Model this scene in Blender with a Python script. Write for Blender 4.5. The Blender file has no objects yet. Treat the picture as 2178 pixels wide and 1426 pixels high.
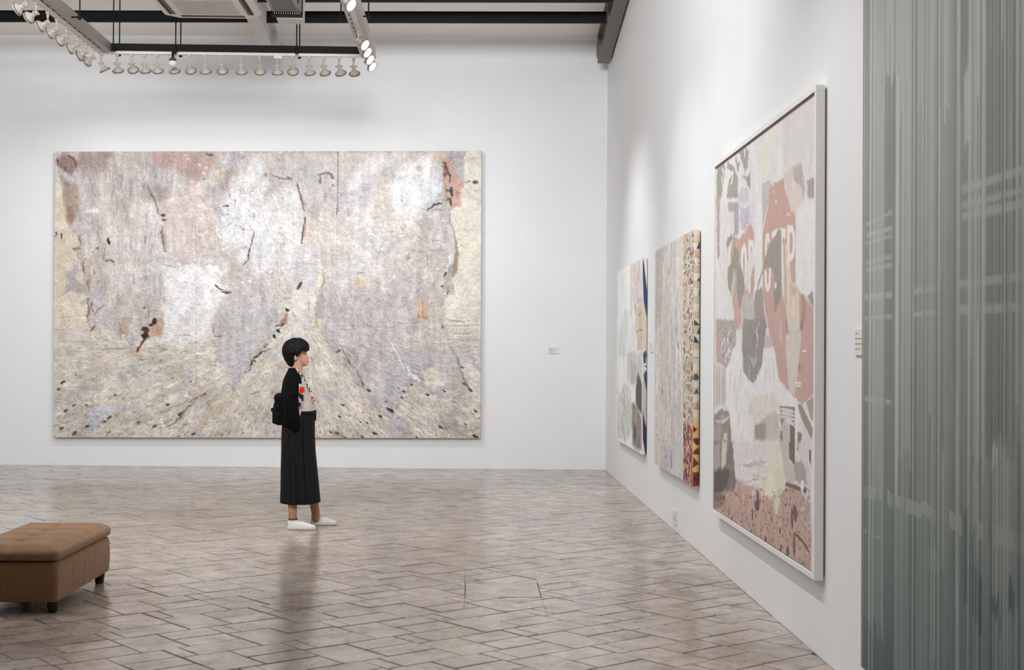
import bpy, bmesh, math, random
import numpy as np
from mathutils import Vector, Matrix, noise as mnoise

random.seed(7)
RNG = np.random.default_rng(11)
SC = bpy.context.scene
COL = SC.collection

# ------------------------------------------------------------------ camera
# world: X to the right, Y away from the camera along the right wall, Z up (metres)
F, CX, CY, EYE = 2944.0, 1089.0, 713.0, 1.5
_yaw, _pit, _rol = math.radians(1.70), math.radians(0.75), 0.007
fw = np.array([math.sin(_yaw) * math.cos(_pit), math.cos(_yaw) * math.cos(_pit), math.sin(_pit)])
_r0 = np.array([math.cos(_yaw), -math.sin(_yaw), 0.0])
_u0 = np.cross(_r0, fw)
rv = _r0 * math.cos(_rol) + _u0 * math.sin(_rol)
uv = _u0 * math.cos(_rol) - _r0 * math.sin(_rol)
CAM = np.array([0.0, 0.0, EYE])

def on(x, y, n, d):
    """point of the plane n.p = d seen at photo pixel (x, y)"""
    v = fw + rv * (x - CX) / F - uv * (y - CY) / F
    n = np.array(n, float)
    return CAM + v * ((d - n @ CAM) / (n @ v))

cam_data = bpy.data.cameras.new('camera')
cam_data.sensor_width = 36.0
cam_data.lens = F / 2178 * 36.0
cam_data.clip_start, cam_data.clip_end = 0.05, 200
cam_data.dof.use_dof = True
cam_data.dof.focus_distance = 13.0
cam_data.dof.aperture_fstop = 5.0
cam = bpy.data.objects.new('camera', cam_data)
COL.objects.link(cam)
cam.matrix_world = Matrix(((rv[0], uv[0], -fw[0], CAM[0]), (rv[1], uv[1], -fw[1], CAM[1]),
                           (rv[2], uv[2], -fw[2], CAM[2]), (0, 0, 0, 1)))
SC.camera = cam

# ------------------------------------------------------------------ world, big lights, exposure
W = bpy.data.worlds.new('world')
SC.world = W
W.use_nodes = True
W.node_tree.nodes['Background'].inputs[0].default_value = (0.9, 0.93, 1.0, 1)
W.node_tree.nodes['Background'].inputs[1].default_value = 0.05
SC.view_settings.view_transform = 'Standard'
SC.view_settings.look = 'None'
SC.view_settings.exposure = 0.11
SC.view_settings.gamma = 1.0
SC.view_settings.use_curve_mapping = False
SC.cycles.use_denoising = True
SC.cycles.max_bounces = 8
SC.cycles.diffuse_bounces = 5
SC.cycles.glossy_bounces = 3
SC.cycles.sample_clamp_indirect = 6.0

LAMP_COL = (1.0, 1.0, 1.0)
def area(name, loc, target, sx, sy, power, col=LAMP_COL, spread=180):
    L = bpy.data.lights.new(name, 'AREA')
    L.shape = 'RECTANGLE'; L.size = sx; L.size_y = sy
    L.energy = power; L.color = col; L.spread = math.radians(spread)
    o = bpy.data.objects.new(name, L); COL.objects.link(o)
    o.location = loc
    o.rotation_euler = (Vector(target) - Vector(loc)).to_track_quat('-Z', 'Y').to_euler()
    return o
def spot(name, loc, target, power, cone, blend=1.0, radius=0.05, col=LAMP_COL):
    L = bpy.data.lights.new(name, 'SPOT')
    L.energy = power; L.spot_size = math.radians(cone); L.spot_blend = blend
    L.shadow_soft_size = radius; L.color = col
    o = bpy.data.objects.new(name, L); COL.objects.link(o)
    o.location = loc
    o.rotation_euler = (Vector(target) - Vector(loc)).to_track_quat('-Z', 'Y').to_euler()
    return o

P_OVER, P_FAR, P_BACK, P_RA, P_RB, P_RC, P_LEFT = 250.0, 245.0, 34.0, 112.0, 56.0, 155.0, 40.0
# unseen fill lights added for ambient light, above and out of the frame
area('hall_fill_light', (-5.0, 10.2, 6.4), (-4.8, 10.3, 0), 5.0, 4.0, P_OVER, (0.96, 0.98, 1.0))
area('hall_fill_light', (-1.0, 5.6, 5.2), (-1.9, 17.8, 4.6), 2.6, 1.3, P_FAR, (0.955, 0.975, 1.0), 118)

# ------------------------------------------------------------------ small tools
def lin(c):
    c = np.asarray(c, float) / 255.0
    return np.where(c <= 0.04045, c / 12.92, ((c + 0.055) / 1.055) ** 2.4)

class MB:
    """collects simple shapes, then links them as ONE mesh object"""
    def __init__(s):
        s.v, s.f, s.m = [], [], []
    def add(s, verts, faces, mi=0):
        b = len(s.v)
        s.v += [tuple(map(float, p)) for p in verts]
        s.f += [tuple(i + b for i in f) for f in faces]
        s.m += [mi] * len(faces)
    def box(s, lo, hi, mi=0, bev=0.0):
        (a, b, c), (d, e, f) = lo, hi
        if bev <= 0:
            s.add([(a, b, c), (d, b, c), (d, e, c), (a, e, c), (a, b, f), (d, b, f), (d, e, f), (a, e, f)],
                  [(0, 3, 2, 1), (4, 5, 6, 7), (0, 1, 5, 4), (1, 2, 6, 5), (2, 3, 7, 6), (3, 0, 4, 7)], mi)
            return
        bm = bmesh.new(); bmesh.ops.create_cube(bm, size=1)
        for v in bm.verts:
            v.co = Vector(((v.co.x + .5) * (d - a) + a, (v.co.y + .5) * (e - b) + b, (v.co.z + .5) * (f - c) + c))
        bmesh.ops.bevel(bm, geom=list(bm.edges), offset=bev, segments=2, affect='EDGES', profile=0.5)
        bm.verts.index_update()
        s.add([v.co for v in bm.verts], [[v.index for v in fc.verts] for fc in bm.faces], mi)
        bm.free()
    def tube(s, pts, rad, n=12, cap=True, mi=0):
        pts = [Vector(p) for p in pts]
        if np.isscalar(rad): rad = [rad] * len(pts)
        base = len(s.v); up = None
        rings = []
        for i, p in enumerate(pts):
            t = (pts[min(i + 1, len(pts) - 1)] - pts[max(i - 1, 0)]).normalized()
            if up is None:
                up = Vector((0, 0, 1)) if abs(t.z) < .9 else Vector((1, 0, 0))
            x = up.cross(t)
            if x.length < 1e-6: x = Vector((0, 1, 0)).cross(t)
            x.normalize(); y = t.cross(x); up = y.copy() * 1.0
            up = y
            rings.append([p + (x * math.cos(2 * math.pi * k / n) + y * math.sin(2 * math.pi * k / n)) * rad[i] for k in range(n)])
        vs = [q for r in rings for q in r]; fs = []
        for i in range(len(pts) - 1):
            for k in range(n):
                fs.append((i * n + k, i * n + (k + 1) % n, (i + 1) * n + (k + 1) % n, (i + 1) * n + k))
        if cap:
            fs.append(tuple(range(n - 1, -1, -1))); fs.append(tuple((len(pts) - 1) * n + k for k in range(n)))
        s.add(vs, fs, mi)
    def lathe(s, prof, o=(0, 0, 0), ax=(0, 0, 1), n=20, mi=0, cap=True):
        """profile of (radius, height) along ax from o"""
        ax = Vector(ax).normalized(); o = Vector(o)
        x = ax.orthogonal().normalized(); y = ax.cross(x)
        vs, fs = [], []
        for r, h in prof:
            for k in range(n):
                a = 2 * math.pi * k / n
                vs.append(o + ax * h + (x * math.cos(a) + y * math.sin(a)) * r)
        for i in range(len(prof) - 1):
            for k in range(n):
                fs.append((i * n + k, i * n + (k + 1) % n, (i + 1) * n + (k + 1) % n, (i + 1) * n + k))
        if cap:
            fs.append(tuple(range(n - 1, -1, -1))); fs.append(tuple((len(prof) - 1) * n + k for k in range(n)))
        s.add(vs, fs, mi)
    def prism(s, poly, z0, z1, mi=0):
        n = len(poly)
        s.add([(p[0], p[1], z0) for p in poly] + [(p[0], p[1], z1) for p in poly],
              [tuple(range(n - 1, -1, -1)), tuple(range(n, 2 * n))] + [(i, (i + 1) % n, n + (i + 1) % n, n + i) for i in range(n)], mi)
    def xf(s, M):
        s.v = [tuple(M @ Vector(p)) for p in s.v]; return s
    def build(s, name, mats, parent=None, smooth=False, sharp=None):
        me = bpy.data.meshes.new(name)
        me.from_pydata(s.v, [], s.f)
        if not isinstance(mats, (list, tuple)): mats = [mats]
        for m in mats: me.materials.append(m)
        me.polygons.foreach_set('material_index', s.m)
        if smooth: me.polygons.foreach_set('use_smooth', [True] * len(s.f))
        me.update()
        if smooth and sharp:
            me.set_sharp_from_angle(angle=math.radians(sharp))
        o = bpy.data.objects.new(name, me); COL.objects.link(o)
        if parent is not None: o.parent = parent
        return o

def tag(o, label=None, cat=None, group=None, kind=None):
    if label: o['label'] = label
    if cat: o['category'] = cat
    if group: o['group'] = group
    if kind: o['kind'] = kind
    return o
def thing(name, label, cat, loc=(0, 0, 0), rot=(0, 0, 0), group=None):
    o = bpy.data.objects.new(name, None); COL.objects.link(o)
    o.empty_display_size = 0.1
    o.location = loc; o.rotation_euler = rot
    return tag(o, label, cat, group)
def localize(root, *objs):
    """children were modelled in world space: keep them there under a moved root (roots are never rotated here)"""
    for o in objs:
        o.location = Vector(o.location) - Vector(root.location)

def grid_obj(name, P, colors, mat, parent=None, smooth=True):
    """P: (h, w, 3) vertex grid, colors: (h, w, 3) linear albedo"""
    h, w = P.shape[:2]
    idx = np.arange(h * w).reshape(h, w)
    q = np.stack([idx[:-1, :-1], idx[1:, :-1], idx[1:, 1:], idx[:-1, 1:]], -1).reshape(-1, 4)
    me = bpy.data.meshes.new(name)
    me.vertices.add(h * w); me.vertices.foreach_set('co', P.reshape(-1).astype(np.float32))
    me.loops.add(q.size); me.loops.foreach_set('vertex_index', q.reshape(-1).astype(np.int32))
    me.polygons.add(len(q)); me.polygons.foreach_set('loop_start', (np.arange(len(q)) * 4).astype(np.int32))
    if smooth: me.polygons.foreach_set('use_smooth', np.ones(len(q), bool))
    me.update(calc_edges=True)
    if colors is not None: color_attr(me, colors.reshape(-1, colors.shape[-1]))
    me.materials.append(mat)
    o = bpy.data.objects.new(name, me); COL.objects.link(o)
    if parent is not None: o.parent = parent
    return o
def color_attr(me, c, name='paint'):
    a = me.color_attributes.new(name, 'FLOAT_COLOR', 'POINT')
    if c.shape[1] == 3: c = np.concatenate([c, np.ones((len(c), 1))], 1)
    a.data.foreach_set('color', np.ascontiguousarray(c, np.float32).reshape(-1))

# ------------------------------------------------------------------ materials
MATS = {}
class NT:
    def __init__(s, name):
        s.m = bpy.data.materials.new(name); s.m.use_nodes = True
        s.t = s.m.node_tree; s.b = s.t.nodes['Principled BSDF']
    def n(s, kind, **kw):
        nd = s.t.nodes.new(kind)
        for k, v in kw.items():
            if k in nd.bl_rna.properties.keys(): setattr(nd, k, v)
            else: nd.inputs[k].default_value = v
        return nd
    def l(s, a, b): s.t.links.new(a, b)
    def noise(s, scale, detail=4, rough=.55, vec=None, dist=0):
        nd = s.n('ShaderNodeTexNoise', Scale=scale, Detail=detail, Roughness=rough, Distortion=dist)
        if vec is not None: s.l(vec, nd.inputs['Vector'])
        return nd
    def ramp(s, fac, stops):
        nd = s.n('ShaderNodeValToRGB'); e = nd.color_ramp.elements
        while len(e) < len(stops): e.new(0.5)
        for i, (p, c) in enumerate(stops):
            e[i].position = p; e[i].color = (c, c, c, 1) if np.isscalar(c) else (*c, 1)
        s.l(fac, nd.inputs[0]); return nd
    def bump(s, h, strength, dist):
        nd = s.n('ShaderNodeBump', Strength=strength, Distance=dist); s.l(h, nd.inputs['Height'])
        s.l(nd.outputs[0], s.b.inputs['Normal']); return nd
    def mix(s, fac, a, b, mode='MIX'):
        nd = s.n('ShaderNodeMix', data_type='RGBA', blend_type=mode)
        for sock, v in ((nd.inputs[0], fac), (nd.inputs[6], a), (nd.inputs[7], b)):
            if hasattr(v, 'is_linked'): s.l(v, sock)
            elif np.isscalar(v): sock.default_value = v
            else: sock.default_value = (*v, 1)
        return nd.outputs[2]
def simple(name, srgb, rough=.5, metal=0., spec=.5, noise=0., nscale=30., bump=0., emit=0., coat=0.):
    if name in MATS: return MATS[name]
    t = NT(name); c = lin(srgb)
    t.b.inputs['Roughness'].default_value = rough; t.b.inputs['Metallic'].default_value = metal
    t.b.inputs['Specular IOR Level'].default_value = spec
    t.b.inputs['Coat Weight'].default_value = coat
    if noise or bump:
        tc = t.n('ShaderNodeTexCoord')
        nz = t.noise(nscale, 5, .6, tc.outputs['Object'])
        if noise:
            r = t.ramp(nz.outputs['Fac'], [(.25, tuple(c * (1 - noise))), (.75, tuple(np.minimum(c * (1 + noise), 1)))])
            t.l(r.outputs[0], t.b.inputs['Base Color'])
        else: t.b.inputs['Base Color'].default_value = (*c, 1)
        if bump: t.bump(nz.outputs['Fac'], 1.0, bump)
    else: t.b.inputs['Base Color'].default_value = (*c, 1)
    if emit:
        t.b.inputs['Emission Color'].default_value = (1.0, .95, .88, 1); t.b.inputs['Emission Strength'].default_value = emit
    MATS[name] = t.m
    return t.m
def painted(name, rough=.5, rvar=.0, spec=.5, bump=0.0, bscale=200., coat=0., attr='paint'):
    """colour from the mesh's own colour attribute (paint, print, dye)"""
    t = NT(name)
    a = t.n('ShaderNodeAttribute', attribute_name=attr)
    t.l(a.outputs['Color'], t.b.inputs['Base Color'])
    t.b.inputs['Specular IOR Level'].default_value = spec
    t.b.inputs['Roughness'].default_value = rough
    t.b.inputs['Coat Weight'].default_value = coat
    if rvar or bump:
        tc = t.n('ShaderNodeTexCoord'); nz = t.noise(bscale, 4, .6, tc.outputs['Object'])
        if rvar:
            r = t.ramp(nz.outputs['Fac'], [(.3, max(rough - rvar, .02)), (.7, min(rough + rvar, 1))]); t.l(r.outputs[0], t.b.inputs['Roughness'])
        if bump: t.bump(nz.outputs['Fac'], 1.0, bump)
    MATS[name] = t.m
    return t.m

WALL_WHITE = (231, 232, 233)
def wall_mat(name, srgb):
    t = NT(name); c = lin(srgb)
    g = t.n('ShaderNodeNewGeometry')
    nz = t.noise(1.3, 3, .5, g.outputs['Position']); fine = t.noise(90, 5, .65, g.outputs['Position'])
    r = t.ramp(nz.outputs['Fac'], [(.3, tuple(c * .985)), (.7, tuple(np.minimum(c * 1.012, 1)))])
    t.l(r.outputs[0], t.b.inputs['Base Color'])
    t.b.inputs['Roughness'].default_value = .75; t.b.inputs['Specular IOR Level'].default_value = .25
    t.bump(fine.outputs['Fac'], .5, .0012)
    return t.m
M_wall = wall_mat('white_wall_paint', WALL_WHITE)
M_ceil = wall_mat('white_ceiling_board', (240, 236, 231))
M_grey_wall = wall_mat('grey_hall_paint', (150, 146, 142))
M_black_steel = simple('black_steel', (9, 10, 10), .6, spec=.2, noise=.2, nscale=8)
M_dark_steel = simple('dark_grey_steel', (112, 104, 97), .5, noise=.08, nscale=6)
M_pale_steel = simple('pale_grey_steel', (205, 201, 197), .5, noise=.04, nscale=6)
M_white_metal = simple('white_powder_coat', (226, 221, 216), .42, noise=.02, nscale=20)
M_grey_metal = simple('brushed_aluminium', (168, 160, 154), .38, metal=.35, noise=.08, nscale=12)
M_plastic = simple('white_plastic', (222, 219, 215), .4)
M_dark = simple('dark_slot', (30, 28, 26), .7)
# ================================================================== the room
CORNER_X, CORNER_Y = 1.742, 17.81
TAN_B = math.tan(math.radians(3.0))
def wallY(x): return CORNER_Y + TAN_B * (CORNER_X - x)
BN = (TAN_B, 1.0, 0.0); BD = CORNER_Y + TAN_B * CORNER_X
def back(x, y, off=0.0):
    """pixel -> point on the back wall (off metres in front of it)"""
    return on(x, y, BN, BD - off / math.cos(math.radians(3.0)))
def right(x, y, X=CORNER_X): return on(x, y, (1, 0, 0), X)
XL, YF = -8.6, -5.0                      # left wall, front wall behind the camera
EAVE, RIDGE_Y, SLOPE = 5.58, 8.5, 0.13
def ceilZ(Y): return EAVE + SLOPE * (CORNER_Y - max(Y, RIDGE_Y)) if Y > RIDGE_Y else EAVE + SLOPE * (CORNER_Y - RIDGE_Y) - .0 * Y
RIDGE_Z = EAVE + SLOPE * (CORNER_Y - RIDGE_Y)
yl = wallY(XL)

b = MB()
b.add([(XL, yl, 0), (CORNER_X, CORNER_Y, 0), (CORNER_X, CORNER_Y, 6.1), (XL, yl, 6.1),
       (XL, yl + .2, 0), (CORNER_X + .2, CORNER_Y + .2, 0), (CORNER_X + .2, CORNER_Y + .2, 6.1), (XL, yl + .2, 6.1)],
      [(0, 1, 2, 3), (5, 4, 7, 6), (0, 4, 5, 1), (3, 2, 6, 7), (1, 5, 6, 2), (4, 0, 3, 7)])
tag(b.build('wall_back', M_wall), 'white back wall carrying the huge textured painting', kind='structure')
b = MB(); b.box((CORNER_X, YF, 0), (CORNER_X + .2, CORNER_Y, 7.4)); tag(b.build('wall_right', M_wall), 'white right wall where the smaller pictures hang', kind='structure')
b = MB(); b.box((XL - .2, YF, 0), (XL, yl + .2, 7.4)); tag(b.build('wall_left', M_wall), 'plain wall closing the hall on the left', kind='structure')
b = MB(); b.box((XL - .2, YF - .2, 0), (CORNER_X + .2, YF, 7.4)); tag(b.build('wall_front', wall_mat('dark_hall_paint', (74, 70, 68))), 'plain wall closing the hall behind the viewer', kind='structure')
# ceiling: rises from the eave over the back wall to a flat part over the hall
b = MB()
x0, x1 = XL - .2, CORNER_X + .2
e0 = EAVE - SLOPE * (yl + .2 - CORNER_Y); e1 = EAVE - SLOPE * .2
P = [(x0, yl + .2, EAVE + .012), (x1, CORNER_Y + .2, EAVE - .012), (x1, RIDGE_Y, RIDGE_Z), (x0, RIDGE_Y, RIDGE_Z), (x1, YF - .2, RIDGE_Z), (x0, YF - .2, RIDGE_Z)]
b.add(P + [(p[0], p[1], p[2] + .15) for p in P],
      [(0, 3, 2, 1), (3, 5, 4, 2), (6, 7, 8, 9), (9, 8, 10, 11), (0, 1, 7, 6), (1, 2, 8, 7), (2, 4, 10, 8), (4, 5, 11, 10), (5, 3, 9, 11), (3, 0, 6, 9)])
tag(b.build('ceiling', M_ceil), 'pale sloping ceiling above the black purlins', kind='structure')

# ------------------------------------------------------------------ floor of stamped stone tiles
t = NT('dark_joint'); g = t.n('ShaderNodeNewGeometry'); n1 = t.noise(3.2, 5, .65, g.outputs['Position'])
r = t.ramp(n1.outputs['Fac'], [(.36, tuple(lin((58, 46, 39)))), (.62, tuple(lin((128, 114, 104))))]); t.l(r.outputs[0], t.b.inputs['Base Color'])
t.b.inputs['Roughness'].default_value = .6; M_grout = t.m
t = NT('stamped_stone')
a = t.n('ShaderNodeAttribute', attribute_name='paint'); g = t.n('ShaderNodeNewGeometry')
n1 = t.noise(5.5, 6, .62, g.outputs['Position'], .6); n2 = t.noise(26, 5, .6, g.outputs['Position'], .3); n3 = t.noise(.55, 4, .6, g.outputs['Position'], .4)
m1 = t.ramp(n1.outputs['Fac'], [(.28, (.55, .5, .46)), (.5, (.95, .93, .91)), (.72, (1.3, 1.3, 1.3))])
m2 = t.ramp(n2.outputs['Fac'], [(.3, (.5, .43, .38)), (.43, (1, 1, 1)), (.8, (1.1, 1.1, 1.1))])
m3 = t.ramp(n3.outputs['Fac'], [(.3, (.72, .67, .63)), (.5, (1.0, .99, .98)), (.7, (1.1, 1.1, 1.1))])
c1 = t.mix(1.0, a.outputs['Color'], m1.outputs[0], 'MULTIPLY'); c2 = t.mix(1.0, c1, m2.outputs[0], 'MULTIPLY'); c3 = t.mix(1.0, c2, m3.outputs[0], 'MULTIPLY')
t.l(c3, t.b.inputs['Base Color'])
rr = t.ramp(n1.outputs['Fac'], [(.3, .24), (.7, .13)]); t.l(rr.outputs[0], t.b.inputs['Roughness'])
t.b.inputs['Specular IOR Level'].default_value = .85
mixh = t.n('ShaderNodeMath', operation='MULTIPLY_ADD'); t.l(n2.outputs['Fac'], mixh.inputs[0]); mixh.inputs[1].default_value = .5; t.l(n1.outputs['Fac'], mixh.inputs[2])
t.bump(mixh.outputs[0], .35, .004)
M_tile = t.m

b = MB(); b.box((XL, YF, -.2), (CORNER_X, yl + .2, -.005))
floor = tag(b.build('floor', M_grout), 'grey brown stamped stone floor with dark joints', kind='structure')
TH = math.radians(51.7)
Ax, Bx = np.array([math.sin(TH), math.cos(TH)]), np.array([-math.cos(TH), math.sin(TH)])
O = Ax * 3.685 + Bx * 5.628
V1, V2 = (.4525, .38), (-.10, .60)
SHAPES = [(0, .2525, 0, .38), (0, .09, .38, .60), (.09, .4525, .38, .60), (.1525, .4525, .60, .79), (.1525, .4525, .79, .98)]
JG = .0048
HATCH = [on(993, 1242, (0, 0, 1), 0), on(1143, 1240, (0, 0, 1), 0), on(1150, 1270, (0, 0, 1), 0), on(990, 1272, (0, 0, 1), 0)]
hx0, hx1 = HATCH[3][0], HATCH[2][0]; hy0, hy1 = (HATCH[3][1] + HATCH[2][1]) / 2, (HATCH[0][1] + HATCH[1][1]) / 2
tiles = []
def inside(p): return p[0] < CORNER_X + .0 and p[1] < wallY(p[0]) and p[1] > 5.4 and p[0] > -p[1] * .385 - 1.6
def clip(poly, nx, ny, d):
    out = []
    for i in range(len(poly)):
        p, q = poly[i], poly[(i + 1) % len(poly)]
        sp, sq = nx * p[0] + ny * p[1] - d, nx * q[0] + ny * q[1] - d
        if sp <= 0: out.append(p)
        if sp * sq < 0:
            k = sp / (sp - sq); out.append((p[0] + (q[0] - p[0]) * k, p[1] + (q[1] - p[1]) * k))
    return out
def area2(pl): return abs(sum(pl[i][0] * pl[(i + 1) % len(pl)][1] - pl[(i + 1) % len(pl)][0] * pl[i][1] for i in range(len(pl)))) / 2
for i in range(-60, 70):
    for j in range(-60, 60):
        base = O + Ax * (V1[0] * i + V2[0] * j) + Bx * (V1[1] * i + V2[1] * j)
        if not (-10 < base[0] < 3.5 and 4.5 < base[1] < 19.5): continue
        for (a0, a1, b0, b1) in SHAPES:
            jj = lambda: random.uniform(-.0035, .0035)
            q = [(a0 + JG + jj(), b0 + JG + jj()), (a1 - JG + jj(), b0 + JG + jj()), (a1 - JG + jj(), b1 - JG + jj()), (a0 + JG + jj(), b1 - JG + jj())]
            pl = [tuple(base + Ax * u + Bx * w) for u, w in q]
            c = np.mean(pl, 0)
            if not (inside(c) or any(inside(p) for p in pl)): continue
            pl = clip(pl, 1, 0, CORNER_X - .002); pl = clip(pl, BN[0], BN[1], BD - .002) if len(pl) > 2 else pl
            # the flush floor hatch interrupts the pattern
            if len(pl) > 2 and hx0 - .5 < c[0] < hx1 + .5 and hy0 - .5 < c[1] < hy1 + .5:
                mid = clip(clip(pl, 1, 0, hx1 + .006), -1, 0, -hx0 + .006)
                for cand in (clip(pl, 1, 0, hx0 - .006), clip(pl, -1, 0, -hx1 - .006), clip(mid, 0, 1, hy0 - .006) if len(mid) > 2 else [], clip(mid, 0, -1, -hy1 - .006) if len(mid) > 2 else []):
                    if len(cand) > 2 and area2(cand) > .0006: tiles.append(cand)
                continue
            if len(pl) < 3 or area2(pl) < .0006: continue
            tiles.append(pl)
tiles.sort(key=lambda pl: np.mean(pl, 0)[1] + (4 if abs(np.mean(pl, 0)[0] + .35 * 0) > np.mean(pl, 0)[1] * .36 + .4 else 0))
TILE_BASE = lin((168, 157, 148))
def tile_geo(pl):
    n = len(pl); c = np.mean(pl, 0)
    tilt = (random.gauss(0, .0011), random.gauss(0, .0011)); dz = random.uniform(-.0015, .0012)
    top, mid = [], []
    for p in pl:
        d = np.array(p) - c; L = np.hypot(*d)
        ins = c + d * max(0, 1 - .0022 / max(L, .02))
        top.append((ins[0], ins[1], dz + d @ tilt)); mid.append((p[0], p[1], -.0045))
    vs = top + mid + [(p[0], p[1], -.012) for p in pl]
    fs = [tuple(range(n))]
    fs += [(i, i + n, (i + 1) % n + n, (i + 1) % n) for i in range(n)]
    fs += [(i + n, i + 2 * n, (i + 1) % n + 2 * n, (i + 1) % n + n) for i in range(n)]
    if (np.cross(np.array(pl[1]) - pl[0], np.array(pl[2]) - pl[1])) < 0: fs = [f[::-1] for f in fs]
    tint = TILE_BASE * random.uniform(.89, 1.1) * np.array([1, random.uniform(.98, 1.01), random.uniform(.96, 1.02)])
    return vs, fs, tint
far = MB(); farc = []
for k, pl in enumerate(tiles):
    vs, fs, tint = tile_geo(pl)
    if k < 300:
        m = MB(); c = np.mean(vs, 0); c[2] = 0
        m.add([np.array(v) - c for v in vs], fs)
        o = m.build('tile', M_tile, floor); o.location = c
        color_attr(o.data, np.tile(tint, (len(vs), 1)))
    else:
        far.add(vs, fs); farc += [tint] * len(vs)
o = far.build('tiles_beyond', M_tile, floor); color_attr(o.data, np.array(farc)); tag(o, kind='stuff')
# flush hatch in the floor
b = MB(); b.box((hx0, hy0, -.012), (hx1, hy1, .0005), bev=.002)
o = b.build('floor_hatch', M_tile, floor); tag(o, 'flush rectangular hatch let into the tile pattern')
color_attr(o.data, np.tile(TILE_BASE * .93, (len(o.data.vertices), 1)))

# ------------------------------------------------------------------ roof steel
def slopebox(name, x0, x1, y0, y1, zb0, zb1, h0, h1, mat, parent, wallend=False):
    m = MB()
    m.add([(x0, y0, zb0), (x1, y0, zb0), (x1, y1, zb1), (x0, y1, zb1), (x0, y0, zb0 + h0), (x1, y0, zb0 + h0), (x1, y1, zb1 + h1), (x0, y1, zb1 + h1)],
          [(0, 3, 2, 1), (4, 5, 6, 7), (0, 1, 5, 4), (1, 2, 6, 5), (2, 3, 7, 6), (3, 0, 4, 7)])
    return m.build(name, mat, parent)
def rafter(label, x0, x1, yend, mat):
    r = thing('roof_rafter', label, 'roof beam', ((x0 + x1) / 2, yend, 5.1))
    zb = lambda Y: 5.165 + .135 * (17.40 - Y)
    y0 = 9.2
    xm = (x0 + x1) / 2
    parts = [slopebox('bottom_flange', x0, x1, y0, yend, zb(y0), zb(yend), .02, .02, mat, r),
             slopebox('web', xm - .012, xm + .012, y0, yend, zb(y0) + .02, zb(yend) + .02, .33, .33, mat, r),
             slopebox('top_flange', x0, x1, y0, yend, zb(y0) + .35, zb(yend) + .35, .02, .02, mat, r)]
    m = MB(); m.box((x0, yend, zb(yend)), (x1, yend + .015, zb(yend) + .37)); parts.append(m.build('end_plate', mat, r))
    m = MB(); m.box((xm - .05, yend + .015, zb(yend) + .16), (xm + .05, wallY(xm) - .001, zb(yend) + .34)); parts.append(m.build('wall_bracket', mat, r))
    for Y in (15.3, 16.1):
        m = MB(); m.box((x0 + .004, Y, zb(Y) + .02), (xm - .012, Y + .012, zb(Y) + .34)); parts.append(m.build('stiffener', mat, r))
    localize(r, *parts)
rafter('dark grey steel roof rafter running down to the corner above the right wall', 1.572, 1.722, 17.38, M_dark_steel)
rafter('pale grey steel roof rafter dropping behind the white air conditioner', -2.62, -2.46, 17.38, M_pale_steel)
def purlin(label, Yat, zb, h, xa, xb):
    r = thing('roof_purlin', label, 'roof beam', (xa, Yat, zb))
    m = MB()
    dy = lambda x: Yat + TAN_B * (1.55 - x)
    def bar(z0, z1, d0, d1):
        m.add([(xa, dy(xa) + d0, z0), (xb, dy(xb) + d0, z0), (xb, dy(xb) + d1, z0), (xa, dy(xa) + d1, z0),
               (xa, dy(xa) + d0, z1), (xb, dy(xb) + d0, z1), (xb, dy(xb) + d1, z1), (xa, dy(xa) + d1, z1)],
              [(0, 3, 2, 1), (4, 5, 6, 7), (0, 1, 5, 4), (1, 2, 6, 5), (2, 3, 7, 6), (3, 0, 4, 7)])
    bar(zb, zb + h, .03, .036); w = m.build('web', M_black_steel, r)
    m = MB(); bar(zb, zb + .008, -.0, .03); f1 = m.build('bottom_flange', M_black_steel, r)
    m = MB(); bar(zb + h - .008, zb + h, -.0, .03); f2 = m.build('top_flange', M_black_steel, r)
    m = MB()
    localize(r, w, f1, f2)
purlin('long black steel purlin crossing under the ceiling in front of the back wall', 16.20, 5.395, .135, -2.45, 1.57)
purlin('black steel purlin left of the air conditioner under the ceiling', 16.20, 5.40, .135, XL, -2.63)
purlin('black steel purlin at the very top edge, nearer than the long one', 15.50, 5.463, .14, -2.45, 1.57)
# ================================================================== pictures: a small paint box working on grids of surface points
def vnoise(x, y, seed=0):
    xi, yi = np.floor(x).astype(np.int64), np.floor(y).astype(np.int64)
    fx, fy = x - xi, y - yi
    fx = fx * fx * (3 - 2 * fx); fy = fy * fy * (3 - 2 * fy)
    def hsh(a, c):
        k = (a * 374761393 + c * 668265263 + seed * 974634777) & 0xffffffff
        k = ((k ^ (k >> 13)) * 1274126177) & 0xffffffff
        return ((k ^ (k >> 16)) & 0xffff) / 65535.0
    a, b_, c, d = hsh(xi, yi), hsh(xi + 1, yi), hsh(xi, yi + 1), hsh(xi + 1, yi + 1)
    return (a * (1 - fx) + b_ * fx) * (1 - fy) + (c * (1 - fx) + d * fx) * fy
def fbm(x, y, seed=0, oct=4, gain=.5):
    s, a, t = 0, 1., 0
    for o in range(oct):
        s = s + a * vnoise(x * 2 ** o + 17.3 * o, y * 2 ** o - 9.1 * o, seed + o); t += a; a *= gain
    return s / t
def sstep(a, b_, x):
    t_ = np.clip((x - a) / (b_ - a), 0, 1); return t_ * t_ * (3 - 2 * t_)

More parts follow.
